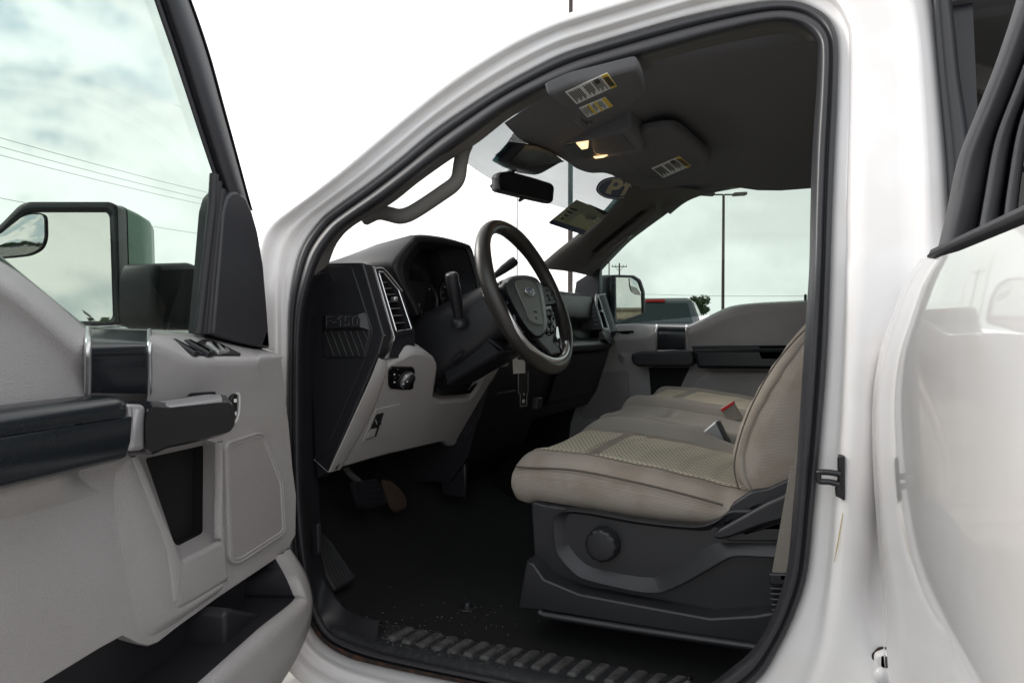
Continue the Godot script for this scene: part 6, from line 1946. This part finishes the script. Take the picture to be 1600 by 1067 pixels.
func build_surroundings() -> void:
	var g := S()
	a_grid(g, [pts([-900, 0, 900, 900, 0, 900]), pts([-900, 0, -900, 900, 0, -900])])
	var ground := part("ground", g, M.asphalt, self)
	ground.set_meta("kind", "structure")
	ground.set_meta("label", "grey asphalt parking lot")
	lamp_post(892, -60, 21.0, 0.075, "thick brown light pole standing ahead of the windscreen", true)
	lamp_post(1131, 304, 30.0, 0.062, "dark light pole with twin lamp heads beyond the passenger window", true)
	lamp_post(808, 255, 70.0, 0.06, "thin light pole seen behind the steering wheel", false)
	lamp_post(952, 390, 60.0, 0.055, "thin light pole beside the passenger mirror", false)
	var up := far(968, 411, 105.0)
	utility_pole(Vector3(up.x, 0, up.z), up.y, "distant wooden utility pole with a crossarm above the passenger mirror")
	# lines across the sky on the driver's side, strung between two poles out of frame
	var lines := [[0, 193, 330, 290], [0, 207, 325, 300], [0, 220, 312, 306], [0, 287, 305, 352]]
	var names := ["topmost of three power lines seen through the driver's window", "middle of three power lines seen through the driver's window", "lowest of three power lines seen through the driver's window", "single power line just above the driver's door mirror"]
	for i in 4:
		var q: Array = lines[i]
		var a := far(q[0], q[1], 24.0)
		var b := far(q[2], q[3], 38.0)
		var dd := (b - a)
		wire(a - dd * 1.2, b + dd * 0.9, 0.5, 0.009, names[i])
	var q1 := far(820, 445, 120.0)
	var q2 := far(1300, 462, 60.0)
	wire(q1, q2, 0.6, 0.02, "faint power line beyond the passenger window")
	# truck parked beyond, trees behind it
	var pk := far(1022, 500, 15.5)
	pickup(Vector3(pk.x, 0, pk.z), deg_to_rad(8.0), M.car_grey, "grey pickup with dark rear glass and red brake light beyond the passenger window")
	var t1 := far(1095, 500, 170.0)
	tree(Vector3(t1.x, 0, t1.z), 8.0, 2.8, 11, "round tree beside the light pole beyond the passenger window", "far trees", 2200)
	var t2 := far(1067, 500, 185.0)
	tree(Vector3(t2.x, 0, t2.z), 7.6, 2.2, 12, "smaller tree peeping over the parked pickup", "far trees", 1400)
	var t3 := far(1257, 500, 220.0)
	tree(Vector3(t3.x, 0, t3.z), 8.5, 1.6, 14, "slender tree next to the passenger door's lock pin", "far trees", 500)
	# behind the truck: what the mirrors show
	var rng := RandomNumberGenerator.new()
	rng.seed = 77
	var wood := S()
	for k in 46:
		var a := lerpf(-1.25, 1.0, k / 45.0)
		var rr := 62.0 + rng.randf_range(-4, 4)
		var c := Vector3(sin(a) * rr, rng.randf_range(3.0, 4.6), cos(a) * rr)
		crown(wood, rng, c, Vector3(3.4, 4.2, 3.4), 420, 0.5)
	var wd := part("far_wood", wood, M.leaf, self)
	tag(wd, "dark belt of trees reflected in the driver's mirror", "wood", "", "stuff")
	var bl := thing("shop_building", Vector3(76, 0, -66), "flat-roofed tan shop building reflected in the passenger mirror", "building")
	bl.rotation.y = 0.7
	var bs_ := S()
	a_box(bs_, Vector3(8, 2.0, 0), Vector3(16, 4.0, 44), Basis.IDENTITY, 0.05)
	part("wall", bs_, M.wall_tan, bl)
	var rf := S()
	a_box(rf, Vector3(8, 4.1, 0), Vector3(16.6, 0.4, 44.6), Basis.IDENTITY, 0.05)
	part("parapet", rf, M.roof_edge, bl)
	for k in 7:
		var wn := S()
		a_box(wn, Vector3(-0.03, 1.5, -18 + k * 6.0), Vector3(0.1, 2.4, 3.8), Basis.IDENTITY, 0.02)
		part("shop_window", wn, M.shop_glass, bl)
	var shop_cars := [[M.car_white, "white car parked before the tan shop building"], [M.car_grey, "grey car parked before the tan shop building"], [M.car_blue, "blue car parked before the tan shop building"], [M.car_dark, "black car parked before the tan shop building"]]
	for k in 4: parked_car(Vector3(50.0 + 2.2 * k, 0, -50 + k * 2.6), 0.7 + 0.1 * (k % 3), shop_cars[k][0], shop_cars[k][1])
	var wood_cars := [[M.car_white, "white car parked before the dark belt of trees"], [M.car_grey, "grey car parked before the dark belt of trees"], [M.car_blue, "blue car parked before the dark belt of trees"], [M.car_dark, "black car parked before the dark belt of trees"]]
	for k in 4: parked_car(Vector3(-22 + k * 6.0, 0, 42 + (k % 3)), 1.4, wood_cars[k][0], wood_cars[k][1])

func _ready() -> void:
	# camera, sky, light, exposure
	var cam := Camera3D.new()
	cam.name = "camera"
	add_child(cam)
	cam.position = eye
	cam.rotation_degrees = Vector3(-1.2, 25.4, 0)
	cam.fov = rad_to_deg(2.0 * atan(533.5 / FPX))
	cam.near = 0.02
	cam.far = 2000.0
	look = Basis.from_euler(Vector3(deg_to_rad(-1.2), deg_to_rad(25.4), 0))
	var env := Environment.new()
	env.background_mode = Environment.BG_SKY
	var sky := Sky.new()
	var sm := PanoramaSkyMaterial.new()
	sm.panorama = ImageTexture.create_from_image(make_sky())
	sky.sky_material = sm
	env.sky = sky
	env.tonemap_mode = Environment.TONE_MAPPER_LINEAR
	env.tonemap_exposure = 1.5
	env.background_energy_multiplier = 1.0
	env.sdfgi_enabled = true
	env.ssao_enabled = true
	env.ssil_enabled = true
	var we := WorldEnvironment.new()
	we.name = "environment"
	we.environment = env
	add_child(we)
	var sun := DirectionalLight3D.new()
	sun.name = "sun"
	sun.light_energy = 0.6
	sun.light_angular_distance = 22.0
	sun.light_color = Color(1.0, 0.985, 0.96)
	sun.shadow_enabled = true
	add_child(sun)
	sun.look_at_from_position(Vector3(-8, 5.6, 0.2), Vector3.ZERO)
	make_materials()
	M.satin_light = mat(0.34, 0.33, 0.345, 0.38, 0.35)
	M.gloss_soft = mat(0.018, 0.019, 0.023, 0.18)
	M.white_plastic = mat(0.6, 0.6, 0.6, 0.35)
	M.reflection_green = mat(0.015, 0.19, 0.085, 0.2)  # mirror shell: the green reflection is put into its colour
	M.satin_pad = bumpy(mat(0.10, 0.105, 0.095, 0.42), M.black.normal_texture, 0.03, 0.3)
	door_p = zp(440, 556, 0.985)
	rear_p = zp(1372, 620, 1.005)
	# the truck
	truck = thing("pickup_truck", Vector3.ZERO, "white pickup truck with driver's and rear doors open, grey and beige interior", "pickup truck")
	build_cab()
	build_roof_fittings()
	build_floor()
	build_dash()
	build_wheel()
	build_seats()
	build_far_side()
	build_driver_door()
	build_rear_door()
	build_key_tag()
	build_surroundings()
